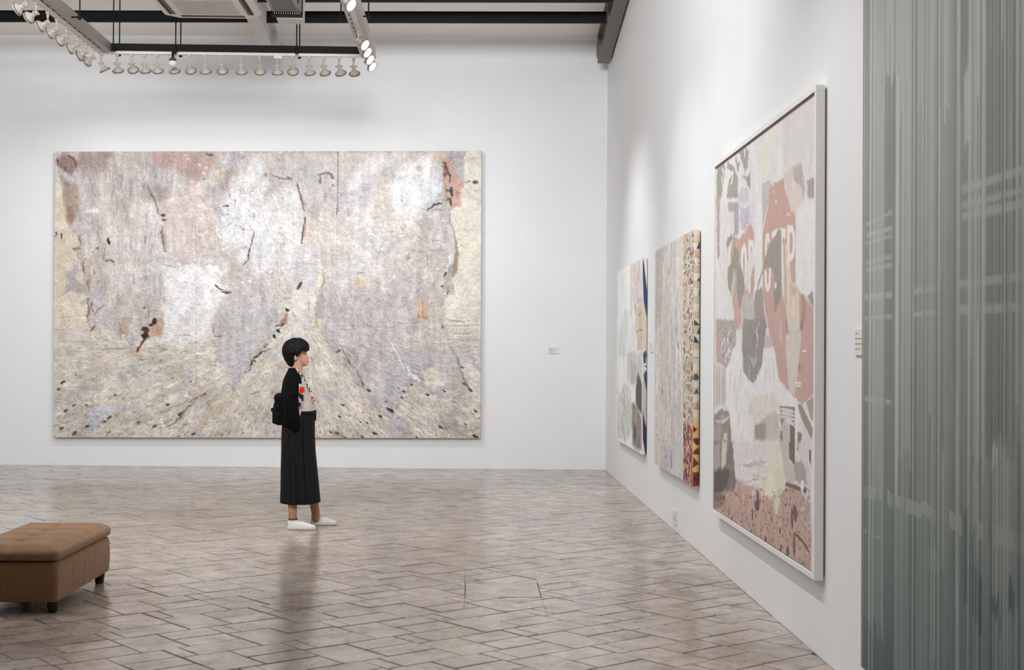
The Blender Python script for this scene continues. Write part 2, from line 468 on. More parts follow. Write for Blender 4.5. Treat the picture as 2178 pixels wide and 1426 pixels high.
class Paint:
    """U, V: authoring coordinates of every grid vertex; c: colour as it shows under white light (0..255 sRGB); h: relief in metres"""
    def __init__(s, U, V, base, sx=1.0):
        s.U, s.V = U, V; s.sx = sx
        s.c = np.zeros(U.shape + (3,)) + np.array(base, float); s.h = np.zeros(U.shape)
        s.k = 0
    def blend(s, m, col, sl=None):
        tgt = s.c if sl is None else s.c[sl]
        tgt += (np.asarray(col, float) - tgt) * m[..., None]
    def _box(s, pts, pad):
        pts = np.asarray(pts, float)
        lo, hi = pts.min(0) - pad * np.array([1 / s.sx, 1]), pts.max(0) + pad * np.array([1 / s.sx, 1])
        m = (s.U > lo[0]) & (s.U < hi[0]) & (s.V > lo[1]) & (s.V < hi[1])
        r, c = np.where(m.any(1))[0], np.where(m.any(0))[0]
        if not len(r) or not len(c): return None
        return (slice(r[0], r[-1] + 1), slice(c[0], c[-1] + 1))
    def poly(s, pts, col, op=1., soft=1., rag=0., rs=12., relief=0., var=0.):
        s.k += 1
        sl = s._box(pts, soft + rag * 1.5 + 2)
        if sl is None: return
        U, V = s.U[sl] * s.sx, s.V[sl]
        if rag:
            U = U + (fbm(U / rs, V / rs, s.k, 3) - .5) * 2 * rag; V = V + (fbm(U / rs + 50, V / rs, s.k + 99, 3) - .5) * 2 * rag
            U = U + (vnoise(U / 1.7, V / 3.4, s.k + 3) - .5) * 1.3 * min(rag, 3); V = V + (vnoise(U / 1.7 + 9, V / 3.4, s.k + 5) - .5) * 2.0 * min(rag, 3)
        P = np.asarray(pts, float) * np.array([s.sx, 1]); n = len(P)
        d2 = np.full(U.shape, 1e18); ins = np.zeros(U.shape, bool)
        for i in range(n):
            a, b_ = P[i], P[(i + 1) % n]; e = b_ - a
            w0, w1 = U - a[0], V - a[1]
            t_ = np.clip((w0 * e[0] + w1 * e[1]) / max(e @ e, 1e-9), 0, 1)
            d2 = np.minimum(d2, (w0 - e[0] * t_) ** 2 + (w1 - e[1] * t_) ** 2)
            if abs(e[1]) > 1e-9:
                ins ^= ((a[1] > V) != (b_[1] > V)) & (U < e[0] * (V - a[1]) / e[1] + a[0])
        sd = np.sqrt(d2) * np.where(ins, 1, -1)
        m = sstep(-soft, soft, sd) * op
        col = np.asarray(col, float)
        if var: col = col * (1 + var * 2 * (fbm(s.U[sl] * s.sx / rs * 1.7, s.V[sl] / rs * .8, s.k + 7, 4) - .5))[..., None]
        s.blend(m, col, sl); s.h[sl] += relief * m
    def line(s, pts, w, col, op=1., rag=0., rs=8., soft=.7, relief=0., taper=True):
        s.k += 1
        sl = s._box(pts, w + rag * 1.5 + 2)
        if sl is None: return
        U, V = s.U[sl] * s.sx, s.V[sl]
        if rag:
            U = U + (fbm(U / rs, V / rs, s.k, 3) - .5) * 2 * rag; V = V + (fbm(U / rs + 31, V / rs, s.k + 55, 3) - .5) * 2 * rag
        P = np.asarray(pts, float) * np.array([s.sx, 1]); n = len(P); best = np.full(U.shape, -1e9)
        for i in range(n - 1):
            a, b_ = P[i], P[i + 1]; e = b_ - a
            t_ = np.clip(((U - a[0]) * e[0] + (V - a[1]) * e[1]) / max(e @ e, 1e-9), 0, 1)
            d = np.hypot(U - a[0] - e[0] * t_, V - a[1] - e[1] * t_)
            q = (i + t_) / (n - 1)
            ww = w / 2 * (np.sqrt(np.clip(4 * q * (1 - q), 0, 1)) * .8 + .2 if taper else 1.)
            best = np.maximum(best, ww - d)
        m = sstep(-soft, soft, best) * op
        s.blend(m, col, sl); s.h[sl] += relief * m
    def blob(s, x, y, rx, ry, col, op=1., rag=.3, ang=0., relief=0., hard=.5):
        s.k += 1
        r = max(rx, ry) * 1.5 + 2
        sl = s._box([(x - r / s.sx, y - r), (x + r / s.sx, y + r)], 1)
        if sl is None: return
        U, V = (s.U[sl] - x) * s.sx, s.V[sl] - y
        ca, sa = math.cos(ang), math.sin(ang)
        u, v = (U * ca + V * sa) / rx, (-U * sa + V * ca) / ry
        d = np.hypot(u, v)
        if rag: d = d + (fbm(U / (rx * .6 + 1) + x, V / (ry * .6 + 1) + y, s.k, 3) - .5) * 2 * rag
        m = (1 - sstep(hard, 1.05, d)) * op
        s.blend(m, col, sl); s.h[sl] += relief * m
    def dab(s, x, y, L, w, ang, col, op=.8, relief=.0):
        c, n = math.cos(ang) * L / 2, math.sin(ang) * L / 2
        r = L / 2 + w + 1
        # fast index window on (nearly) regular grids
        iu = s.iu(x - r, x + r); iv = s.iv(y - r, y + r)
        if iu[1] <= iu[0] or iv[1] <= iv[0]: return
        sl = (slice(*iv), slice(*iu))
        U, V = s.U[sl] - x, s.V[sl] - y
        t_ = np.clip((U * c + V * n) / max(c * c + n * n, 1e-9), -1, 1)
        d = np.hypot(U - c * t_, V - n * t_)
        m = sstep(w / 2 + .6, w / 2 - .6, d) * op
        s.blend(m, col, sl); s.h[sl] += relief * m
    def iu(s, a, b_):
        row = s.U[s.U.shape[0] // 2]; return np.searchsorted(row, a), np.searchsorted(row, b_)
    def iv(s, a, b_):
        col = s.V[:, s.V.shape[1] // 2]; return np.searchsorted(col, a), np.searchsorted(col, b_)
    def albedo(s, gain=1.0):
        return np.clip(lin(np.clip(s.c, 0, 255)) * gain, 0.004, .9)

def quad_grid(c00, c10, c11, c01, nu, nv):
    """corners top-left, top-right, bottom-right, bottom-left -> (nv, nu, 3) points"""
    u = np.linspace(0, 1, nu)[None, :, None]; v = np.linspace(0, 1, nv)[:, None, None]
    c00, c10, c11, c01 = (np.asarray(q, float) for q in (c00, c10, c11, c01))
    return (c00 * (1 - u) + c10 * u) * (1 - v) + (c01 * (1 - u) + c11 * u) * v
def photo_px(P):
    d = P - CAM; z = d @ fw
    return CX + F * (d @ rv) / z, CY - F * (d @ uv) / z
def slab(name, c, nrm, depth, mat, parent):
    """stretcher: the box behind a quad c (4 corners), depth metres back along -nrm"""
    m = MB(); c = [np.asarray(q, float) for q in c]; n = np.asarray(nrm, float)
    fr_ = [q - n * .002 for q in c]; bk = [q - n * depth for q in c]
    m.add(fr_ + bk, [(0, 1, 2, 3)[::-1], (4, 5, 6, 7)] + [(i, (i + 1) % 4, (i + 1) % 4 + 4, i + 4) for i in range(4)])
    return m.build(name, mat, parent)
GAIN = 1.13
M_paint_gloss = painted('oil_paint_glossy', .42, .12, .45, .0015, 160.)
M_paint_mat = painted('oil_paint_satin', .55, .1, .4, .0006, 220.)
M_print = painted('print_behind_gloss', .42, .0, .35)
M_canvas_edge = simple('raw_canvas_edge', (188, 178, 166), .8, noise=.08, nscale=40)

# ------------------------------------------------------------------ 1. huge textured painting on the back wall
OFF = .075
nb = -np.array(BN) / np.linalg.norm(BN)
q = [back(117, 322.5, OFF), back(1024, 321, OFF), back(1022, 932.5, OFF), back(114, 930.5, OFF)]
big = thing('textured_painting', 'huge wide painting of thick lavender grey and cream crusts on the back wall', 'painting', tuple((q[2] + q[3]) / 2))
G = quad_grid(*q, 640, 430)
U, V = photo_px(G); p = Paint(U, V, (207, 200, 191))
def C(k, *pts):
    ox, oy, s_ = {1: (110, 315, 4.526), 2: (400, 315, 4.528), 3: (700, 315, 4.527), 4: (110, 620, 4.455), 5: (400, 620, 4.456), 6: (700, 620, 4.458)}[k]
    return [(ox + x / s_, oy + y / s_) for x, y in pts]
n1 = fbm(U / 60, V / 40, 3, 5); p.c *= (1 + (n1 - .5) * .14)[..., None]
# lower ground: strokes radiating from the middle
ang = np.arctan2(V - 680, U - 640); rad = np.hypot(U - 640, V - 680)
st = fbm(ang * 22, rad / 42, 5, 4); st2 = fbm(ang * 60, rad / 18, 9, 3)
low = sstep(690, 760, V + (n1 - .5) * 60)
p.blend(low * .9, (205, 197, 187)); p.c *= (1 + low * ((st - .5) * .26 + (st2 - .5) * .18))[..., None]
p.h += low * ((st - .5) * .010 + (st2 - .5) * .008)
p.blend(low * sstep(.62, .75, fbm(U / 35, V / 25, 31, 4)) * .6, (196, 176, 150))
p.blend(low * sstep(.6, .72, fbm(U / 45 + 9, V / 28, 37, 4)) * .6, (192, 188, 192))
# cream at the right and left sides, pale horizon strokes
p.poly([(945, 322), (1026, 322), (1026, 700), (940, 700)], (219, 211, 196), .8, 8, 6)
p.poly([(112, 400), (175, 430), (192, 690), (112, 700)], (212, 199, 180), .8, 6, 8)
for k in range(26):
    y = 672 + RNG.uniform(0, 75); x = RNG.choice([RNG.uniform(115, 300), RNG.uniform(940, 1010)]); L = RNG.uniform(30, 100)
    p.line([(x - L / 2, y), (x, y + RNG.uniform(-2, 2)), (x + L / 2, y + RNG.uniform(-3, 3))], RNG.uniform(1.5, 4), RNG.choice([(222, 214, 202), (196, 184, 170), (170, 160, 152), (226, 222, 214)]), .7, 1, relief=.004)
# the grey mass like standing trunks
MASS = [(119, 336), (126, 348), (130, 392), (134, 420), (142, 470), (150, 488), (166, 500), (172, 560), (178, 590), (189, 640), (187, 690), (200, 702), (250, 698), (286, 748), (305, 712), (345, 650), (352, 565),
        (470, 560), (474, 622), (456, 690), (450, 714), (466, 760), (486, 812), (500, 838), (512, 806), (545, 762), (580, 716), (600, 690), (612, 640), (640, 600), (660, 560), (686, 560), (690, 600), (672, 640), (668, 690),
        (700, 735), (712, 750), (745, 795), (770, 840), (805, 868), (828, 892), (846, 864), (862, 822), (884, 812), (905, 834), (950, 850), (994, 832), (978, 770), (950, 700), (943, 650), (948, 600), (968, 545), (966, 500), (958, 465), (948, 400), (940, 350), (985, 330), (985, 318), (119, 318)]
p.poly(MASS, (190, 183, 181), 1, 2.5, 8, 14, .008, .10)
lavend = fbm(U / 70 + 4, V / 60, 12, 4)
mm = np.zeros_like(U)
pm = Paint(U, V, (0, 0, 0)); pm.poly(MASS, (255, 255, 255), 1, 5, 9, 16); mass = pm.c[..., 0] / 255
p.blend(mass * sstep(.5, .68, lavend) * .65, (187, 183, 188)); p.blend(mass * sstep(.52, .7, fbm(U / 55, V / 80, 21, 4)) * .6, (200, 190, 178))
# tints of the top edge and the left trunk
p.poly(C(1, (950, 30), (1400, 30), (1400, 280), (1180, 230), (1000, 160)), (188, 158, 146), .8, 10, 14, 30, var=.1)
p.poly(C(2, (0, 30), (300, 30), (280, 190), (120, 300), (0, 330)), (190, 164, 153), .8, 9, 12, 30)
p.poly(C(2, (0, 300), (130, 290), (120, 1000), (0, 1100)), (199, 184, 179), .8, 9, 10)
p.poly(C(1, (1050, 500), (1400, 420), (1400, 1040), (1150, 1040)), (200, 187, 182), .7, 9, 12)
p.poly(C(1, (250, 40), (560, 40), (560, 200), (420, 290), (240, 220)), (160, 142, 138), .75, 10, 12, 25, var=.12)
p.poly(C(1, (45, 130), (120, 60), (230, 80), (240, 180), (180, 260), (90, 220)), (142, 118, 114), .85, 5, 8, 14, var=.2)
for pts in ([(60, 100), (60, 170)], [(125, 180), (135, 230)], [(215, 90), (235, 190)], [(150, 70), (220, 120)]): p.line(C(1, *pts), 3.5, (128, 84, 68), .8, 2)
p.poly(C(1, (95, 270), (260, 380), (270, 560), (200, 740), (150, 700), (120, 480)), (164, 147, 132), .85, 7, 6, 20, var=.12)
p.poly(C(1, (140, 560), (210, 570), (235, 650), (190, 740), (145, 690)), (150, 120, 103), .85, 6, 4)
p.poly(C(1, (690, 40), (930, 40), (900, 190), (740, 170)), (176, 166, 161), .7, 10, 12)
p.poly(C(1, (640, 480), (820, 500), (900, 520), (780, 800), (660, 720)), (178, 165, 150), .65, 14, 10)
p.poly(C(1, (800, 500), (960, 560), (1040, 760), (1090, 1050), (950, 1200), (560, 1300), (560, 800)), (204, 199, 196), .6, 14, 14)
p.poly(C(1, (880, 330), (1130, 380), (1130, 480), (1010, 560), (920, 480)), (160, 150, 146), .7, 10, 8)
p.poly(C(1, (320, 610), (450, 580), (460, 625), (360, 632)), (219, 215, 210), .9, 1.5, 3, 8, .004)
p.poly(C(4, (640, 260), (760, 230), (720, 400), (630, 420)), (166, 146, 130), .75, 6, 6)
p.poly(C(4, (350, 400), (460, 300), (560, 320), (560, 420), (380, 450)), (207, 198, 184), .8, 5, 5)
# white paint with gloss highlights painted in: the gap and the crusted trunks
p.poly([(352, 566), (470, 562), (474, 622), (455, 690), (450, 724), (400, 734), (330, 725), (345, 650)], (222, 222, 223), .85, 12, 20, 22, .004, .05)
p.poly(C(2, (330, 540), (430, 300), (560, 280), (640, 40), (720, 60), (740, 460), (860, 620), (900, 760), (880, 1100), (640, 1260), (560, 1100), (330, 1000), (300, 800)), (216, 216, 218), .75, 12, 12, 30, .003, .06)
p.poly(C(2, (800, 480), (930, 380), (1080, 440), (1110, 640), (1090, 980), (1020, 1300), (930, 1300), (900, 700)), (213, 212, 213), .75, 10, 10, 30, .003, .05)
p.poly(C(3, (560, 480), (600, 280), (760, 100), (960, 60), (1080, 200), (1090, 420), (920, 640), (700, 640)), (221, 222, 225), .8, 16, 20, 20, .003, .07)
p.poly(C(3, (370, 90), (560, 40), (700, 60), (560, 170), (330, 330), (200, 420), (190, 360)), (216, 216, 219), .7, 12, 12)
p.poly(C(3, (100, 900), (250, 560), (460, 640), (720, 900), (640, 1100), (200, 1400), (0, 1426), (0, 760)), (206, 202, 199), .6, 20, 14)
p.poly(C(3, (440, 560), (520, 200), (600, 260), (560, 480), (620, 640), (500, 760)), (194, 183, 172), .6, 12, 10)
p.poly(C(3, (730, 980), (1180, 990), (1200, 1100), (1120, 1300), (1080, 1426), (960, 1426), (740, 1180)), (193, 184, 178), .75, 8, 8)
p.poly(C(3, (90, 60), (300, 60), (270, 170), (110, 330)), (203, 190, 180), .75, 6, 8)
p.poly(C(2, (1020, 1340), (1080, 1060), (1220, 900), (1270, 1000), (1290, 1200), (1220, 1426), (1040, 1426)), (207, 205, 206), .8, 6, 6)
p.poly(C(5, (990, 0), (1200, 0), (1190, 260), (1160, 270), (1000, 400), (920, 440), (960, 160)), (218, 213, 206), .85, 4, 6)
p.poly(C(5, (300, 40), (640, 30), (760, 250), (600, 600), (480, 800), (400, 740), (280, 300)), (195, 191, 193), .5, 14, 14)
p.poly(C(5, (440, 420), (640, 380), (560, 740), (470, 860), (400, 720)), (190, 187, 193), .6, 14, 12)
p.poly(C(6, (560, 560), (740, 640), (760, 900), (600, 1080), (560, 1140), (470, 940)), (189, 185, 190), .65, 14, 12)
p.poly(C(6, (1090, 560), (1190, 560), (1230, 700), (1130, 920), (1080, 900)), (192, 188, 191), .6, 10, 8)
p.poly(C(6, (960, 290), (1080, 300), (1130, 520), (1080, 640), (1000, 560)), (198, 191, 186), .7, 6, 5)
# raised dabs: dense crust on the trunks, radiating strokes on the ground
cols_m = [(222, 222, 225), (214, 212, 213), (228, 229, 232), (178, 170, 168), (200, 194, 192), (170, 160, 154)]
for k in range(5200):
    x = RNG.uniform(118, 1022); y = RNG.uniform(324, 860); i0, j0 = p.iv(y, y)[0], p.iu(x, x)[0]
    if i0 >= 429 or j0 >= 639 or mass[i0, j0] < .5: continue
    bright = .25 + .75 * (430 < x < 660 or 730 < x < 945) * (y < 640)
    if RNG.random() > bright + .2: continue
    c_ = cols_m[RNG.integers(0, 6)] if RNG.random() < bright else cols_m[RNG.integers(3, 6)]
    p.dab(x, y, RNG.uniform(1.5, 5), RNG.uniform(1., 2.1), RNG.uniform(-.6, 1.2), c_, .36, RNG.uniform(.001, .004))
cols_g = [(222, 216, 207), (215, 206, 193), (226, 224, 221), (200, 187, 168), (188, 181, 174), (164, 156, 147), (205, 201, 202), (212, 195, 172)]
for k in range(6500):
    x = RNG.uniform(116, 1022); y = 690 + 242 * RNG.random() ** .8; i0, j0 = min(p.iv(y, y)[0], 429), min(p.iu(x, x)[0], 639)
    if mass[i0, j0] > .5 and RNG.random() > .12: continue
    a_ = math.atan2(y - 660, x - 640) + RNG.normal(0, .25)
    c_ = cols_g[RNG.integers(0, 8)]
    if RNG.random() < .045 + .2 * max(0, (y - 840) / 90): c_ = [(112, 106, 96), (88, 84, 78), (132, 122, 110)][RNG.integers(0, 3)]
    p.dab(x, y, RNG.uniform(2.5, 10), RNG.uniform(1., 2.3), a_, c_, .5, RNG.uniform(.001, .005))
# cracks, folds and dark marks
for k in range(170):
    x, y = RNG.uniform(150, 350), RNG.uniform(340, 720); i0, j0 = p.iv(y, y)[0], p.iu(x, x)[0]
    if mass[min(i0, 429), min(j0, 639)] > .5: p.line([(x, y), (x + RNG.normal(0, 2), y + RNG.uniform(5, 12)), (x + RNG.normal(0, 3), y + RNG.uniform(14, 40))], RNG.uniform(1.5, 4), RNG.choice([(160, 146, 138), (150, 138, 134), (206, 202, 203), (172, 152, 138)]), RNG.uniform(.25, .6), 2)
for k in range(420):  # pale impasto flecks with glints painted in, among darker ones
    x, y = RNG.choice([RNG.normal(545, 45), RNG.normal(880, 50), RNG.normal(420, 35)]), RNG.normal(470, 95)
    if 324 < y < 720: p.blob(x, y, RNG.uniform(1.5, 6), RNG.uniform(1.2, 4), RNG.choice([(232, 233, 236), (226, 226, 229), (168, 158, 150), (190, 184, 182)]), RNG.uniform(.4, .85), .6, RNG.uniform(-1, 1), .004)
DK, BR, OR = (46, 42, 38), (120, 84, 66), (196, 142, 112)
def L(k, pts, w, col, op=.9, rag=1.5, rel=-.003): p.line(C(k, *pts), w * .9, col, op, rag * 1.6 + .6, 5, .9, rel)
L(1, [(540, 870), (545, 900), (560, 930)], 6, DK); L(1, [(520, 940), (510, 1010), (505, 1080)], 1.8, (176, 130, 110)); L(1, [(505, 1088), (560, 1085), (605, 1100)], 3, (70, 74, 66))
L(1, [(930, 370), (950, 430), (1000, 530), (1030, 640)], 5, (124, 110, 102), .8); L(1, [(1050, 640), (1090, 655)], 4, DK); L(1, [(1060, 695), (1105, 700)], 4.5, DK)
L(1, [(1040, 560), (1090, 580)], 8, (196, 168, 148)); L(1, [(1050, 740), (1065, 860), (1080, 950), (1100, 1000)], 5, (136, 112, 98), .85, 2.5)
L(1, [(1100, 860), (1110, 950)], 5, (190, 164, 138)); L(1, [(760, 830), (765, 960), (755, 1060)], 2, (164, 140, 124), .7)
L(1, [(905, 850), (900, 920)], 4, (140, 124, 114), .7); L(1, [(800, 1200), (790, 1310)], 4.5, (150, 136, 124), .7); L(1, [(640, 800), (650, 1120)], 1.6, (160, 152, 148), .6)
L(1, [(950, 960), (955, 1160)], 1.8, (170, 148, 134), .6)
for x, y in ((40, 830), (95, 845)): L(1, [(x, y - 30), (x + 6, y), (x - 8, y + 25)], 3.2, DK)
for pts in ([(260, 840), (275, 930)], [(200, 970), (270, 970)], [(320, 1060), (300, 1110), (310, 1220)], [(380, 1000), (400, 1020)], [(430, 960), (450, 980)], [(350, 1270), (345, 1340)], [(400, 1190), (420, 1220)], [(430, 1310), (470, 1270)]): L(1, pts, 4, (136, 106, 92), .85, 3)
for pts in ([(300, 1120), (310, 1210)], [(350, 920), (380, 940)], [(360, 1330), (360, 1390)], [(390, 1240), (410, 1250)]): L(1, pts, 4, OR, .7, 2)
p.poly(C(1, (100, 1420), (160, 1300), (150, 1220), (250, 1100), (260, 1180), (220, 1250), (320, 1330), (300, 1400), (180, 1380)), (176, 170, 172), .9, 1.5, 4, 10)
p.poly(C(4, (270, 110), (340, 50), (350, 90), (320, 120), (290, 150)), (178, 173, 174), .9, 1.5, 3)
L(4, [(340, 60), (350, 180), (345, 300)], 5, (132, 108, 96), .8, 3); L(4, [(370, 380), (410, 320)], 4, (160, 100, 78)); L(4, [(400, 220), (500, 130)], 3, (130, 112, 102)); L(4, [(370, 90), (390, 200)], 4, (150, 116, 98), .8, 3)
p.poly(C(4, (850, 350), (940, 310), (990, 250), (1050, 210), (1060, 330), (1040, 430), (870, 440)), (196, 160, 138), .85, 3, 5, 10)
L(4, [(985, 265), (970, 300), (920, 325)], 8, (58, 36, 26), .9, 2.5); L(4, [(850, 370), (890, 360), (895, 420), (860, 440)], 11, (62, 34, 24), .9, 3); L(4, [(860, 460), (840, 520), (805, 580)], 5, (128, 70, 48), .95, 2); L(4, [(860, 465), (880, 470)], 5, DK)
L(4, [(1050, 80), (1070, 100)], 4, OR, .7); L(4, [(875, 140), (880, 165)], 6, (120, 104, 94)); L(4, [(910, 190), (930, 210)], 5, (160, 140, 122))
for x, y, s_ in ((105, 865, 10), (65, 930, 7), (545, 1200, 11), (500, 1235, 8), (820, 1245, 8), (95, 1300, 9), (975, 1280, 8), (335, 1280, 8), (540, 1340, 8), (1215, 1165, 8), (215, 1350, 10), (600, 985, 6), (135, 1130, 9), (205, 1085, 6), (1320, 855, 5), (1340, 1355, 8), (330, 1080, 6), (1100, 1075, 8), (225, 800, 4)):
    p.blob(*C(4, (x, y))[0], s_ * .75, s_ * .38, (66, 62, 56), .85, .5, -.5, -.004)
L(4, [(1090, 1285), (1180, 1240), (1230, 1170), (1380, 1010)], 3.5, (112, 98, 82), .85, 2)
p.poly(C(4, (350, 1130), (520, 1090), (720, 1060), (640, 1120), (500, 1180), (430, 1300), (400, 1350), (380, 1280)), (196, 195, 206), .9, 2, 5, 12, .004)
p.poly(C(4, (150, 960), (400, 850), (480, 830), (420, 930), (250, 990)), (186, 182, 184), .6, 6, 6)
for pts in ([(480, 960), (540, 930)], [(1250, 990), (1330, 1020)], [(1270, 960), (1300, 1000)], [(1080, 920), (1190, 870)], [(300, 730), (330, 720)], [(1020, 1200), (1060, 1280)]): L(4, pts, 5, (230, 230, 231), .9, 1.5, .006)
# middle
for pts, w in (([(1130, 660), (1115, 760), (1100, 860), (1095, 930)], 4.5), ([(640, 800), (600, 960), (575, 1080), (530, 1140)], 3), ([(1095, 1290), (1050, 1370)], 6), ([(1050, 340), (1085, 480), (1125, 620)], 3)): L(2, pts, w, (74, 64, 58), .9, 1.2)
L(2, [(1125, 700), (1125, 880)], 3.5, (184, 140, 120), .8); L(2, [(1100, 480), (1130, 560)], 4, (172, 136, 116), .7, 3); L(2, [(340, 560), (395, 566)], 4, (84, 80, 76)); L(2, [(800, 260), (900, 295), (1010, 300)], 4, (122, 108, 98), .8, 2); L(2, [(960, 275), (1000, 300)], 5, (110, 96, 88))
L(2, [(735, 250), (765, 265)], 8, (160, 144, 128)); p.poly(C(2, (300, 220), (390, 200), (390, 310), (300, 320)), (200, 178, 156), .85, 4, 5); p.poly(C(2, (310, 330), (420, 180), (440, 220), (380, 390), (320, 440)), (158, 148, 144), .8, 6, 5)
L(2, [(170, 60), (240, 70)], 7, (112, 100, 94), .85, 2); L(2, [(140, 300), (170, 305)], 3, (120, 112, 106)); L(2, [(840, 120), (880, 110)], 6, (150, 138, 130), .8, 2)
for pts in ([(1240, 265), (1330, 240), (1400, 250)], [(1275, 280), (1270, 345)], [(1370, 260), (1400, 300)], [(1380, 360), (1400, 365)]): L(2, pts, 6.5, (122, 112, 104), .9, 1.5)
for pts in ([(400, 430), (405, 480)], [(455, 490), (460, 540)], [(640, 640), (645, 680)], [(370, 640), (390, 645)], [(500, 760), (540, 790)], [(600, 750), (610, 770)]): L(2, pts, 3.5, (146, 132, 120), .8)
L(2, [(0, 870), (160, 790), (320, 720)], 1.5, (164, 150, 144), .7, .6); L(2, [(265, 1330), (300, 1355), (420, 1400)], 2.5, (110, 84, 70), .9); L(2, [(265, 1320), (290, 1350)], 5, (70, 60, 54)); L(2, [(290, 1360), (250, 1426)], 2, (190, 150, 128)); L(2, [(200, 600), (320, 580)], 3, (206, 178, 160), .7)
p.poly(C(2, (1260, 1060), (1290, 1200), (1310, 1290), (1240, 1380), (1240, 1340)), (222, 212, 190), .95, 1, 2, 8, .004); L(2, [(1295, 1220), (1310, 1290), (1260, 1370)], 3, (150, 138, 124), .9, 1)
L(2, [(1270, 880), (1275, 1010)], 2.5, (206, 178, 164), .8); L(2, [(860, 440), (900, 440), (900, 680)], 6, (205, 196, 182), .7, 2)
p.line([(417, 323), (417.5, 640), (416, 930)], 1.2, (168, 158, 152), .55, .3, taper=False, relief=-.002); p.line([(719, 323), (718, 440)], 1.6, (92, 84, 80), .9, .3, taper=False, relief=-.003)
p.line([(717, 440), (716, 930)], 1.2, (176, 166, 156), .5, .3, taper=False, relief=-.002); L(3, [(80, 560), (70, 650)], 3, (100, 92, 84))
# lower middle: the dark broken edge of the trunk
L(5, [(940, 160), (945, 190)], 6, DK); p.poly(C(5, (905, 260), (940, 190), (940, 300), (850, 330)), (168, 134, 112), .9, 2, 3)
for pts, w in (([(830, 330), (890, 320), (920, 300)], 5), ([(845, 375), (880, 385)], 7), ([(815, 410), (825, 445)], 7), ([(770, 545), (700, 580), (640, 620), (610, 660), (575, 760)], 4.5), ([(690, 590), (680, 600)], 6), ([(620, 660), (635, 655)], 5), ([(540, 760), (560, 770)], 3), ([(300, 10), (410, 15)], 4)): L(5, pts, w, (60, 52, 46), .92, 2)
L(5, [(760, 490), (720, 540)], 8, (150, 136, 122), .8, 3); L(5, [(630, 640), (600, 690)], 3, (200, 160, 130), .8); L(5, [(920, 200), (915, 280)], 3.5, (204, 150, 124), .8); L(5, [(1000, 200), (1003, 250)], 3, (206, 160, 138), .8); L(5, [(1140, 90), (1150, 200)], 5, (204, 164, 142), .8, 2)
p.poly(C(5, (230, 310), (250, 430), (320, 430), (330, 300)), (188, 180, 178), .7, 4, 4); L(5, [(235, 340), (240, 420)], 2.5, (150, 130, 118)); L(5, [(240, 430), (320, 430)], 2.5, (120, 112, 106))
p.poly(C(5, (1200, 130), (1260, 0), (1290, 60), (1280, 260), (1230, 260), (1200, 230)), (172, 165, 163), .9, 3, 4); p.poly(C(5, (1200, 280), (1265, 270), (1260, 305), (1205, 305)), (214, 190, 142), .95, 1, 2); L(5, [(1195, 40), (1190, 240)], 5, (224, 214, 196), .9, 1.5, .004)
p.poly(C(5, (1290, 330), (1426, 330), (1426, 560), (1380, 600), (1340, 560)), (184, 179, 182), .8, 4, 4); L(5, [(1400, 570), (1426, 580)], 6, (80, 74, 66))
p.poly(C(5, (0, 980), (280, 880), (300, 930), (100, 1010), (0, 1060)), (200, 186, 164), .7, 6, 6); L(5, [(0, 1050), (100, 1010), (230, 920)], 3, (128, 112, 92), .8); p.poly(C(5, (100, 1250), (300, 1060), (420, 1060), (280, 1180), (120, 1320)), (198, 180, 154), .7, 6, 6)
p.poly(C(5, (560, 960), (690, 950), (700, 1080), (580, 1080)), (212, 198, 182), .7, 5, 5); L(5, [(575, 980), (690, 955)], 2, (120, 112, 104)); p.blob(*C(5, (575, 1165))[0], 9, 7, (216, 196, 186), .8)
# right part
p.poly(C(3, (1095, 110), (1130, 80), (1220, 160), (1240, 260), (1290, 360), (1270, 420), (1280, 560), (1180, 575), (1110, 440)), (196, 158, 142), .92, 2, 4, 12, -.004)
p.poly(C(3, (1140, 40), (1290, 40), (1300, 120), (1300, 360), (1250, 300), (1220, 180), (1130, 80)), (178, 171, 174), .95, 1.5, 2); p.poly(C(3, (1030, 40), (1130, 50), (1090, 130), (1040, 120)), (204, 184, 160), .9, 2, 3)
L(3, [(1110, 150), (1130, 200), (1120, 280)], 9, (124, 80, 62), .9, 3); L(3, [(1105, 130), (1165, 260), (1165, 340)], 3.5, (56, 44, 38)); L(3, [(1180, 380), (1178, 470)], 8, (32, 24, 22), .95, 1.5); L(3, [(1170, 480), (1170, 565)], 4.5, (44, 34, 30)); L(3, [(1120, 400), (1160, 420)], 4, (70, 52, 44)); L(3, [(1110, 510), (1160, 490)], 3.5, (60, 52, 46)); L(3, [(1230, 420), (1240, 480)], 5, (176, 124, 108), .8, 3); L(3, [(1150, 140), (1210, 190)], 6, (206, 178, 172), .8, 3)
L(3, [(945, 600), (1040, 540), (1095, 535)], 4.5, (66, 64, 60), .9); L(3, [(960, 598), (1175, 598)], 1.8, (146, 134, 124)); L(3, [(1310, 330), (1370, 328)], 2.5, (84, 86, 82)); p.blob(*C(3, (1405, 328))[0], 8, 4.5, (66, 70, 68), .95, .4); L(3, [(1385, 400), (1420, 420)], 3, (150, 150, 148)); L(3, [(1340, 110), (1420, 95)], 2.5, (168, 158, 142), .8)
L(3, [(1165, 610), (1165, 710)], 2, (140, 124, 114)); L(3, [(1165, 720), (1205, 800), (1225, 930), (1215, 980)], 3, (164, 152, 140), .8, 1)
p.poly(C(3, (1205, 800), (1235, 900), (1250, 1040), (1230, 1180), (1190, 1260), (1170, 1240), (1210, 1060), (1225, 940)), (160, 142, 114), .9, 1.5, 2); p.poly(C(3, (1215, 980), (1200, 1100), (1130, 1200), (1080, 1320), (1090, 1240), (1160, 1080)), (206, 204, 206), .95, 1, 1.5, 8, .004)
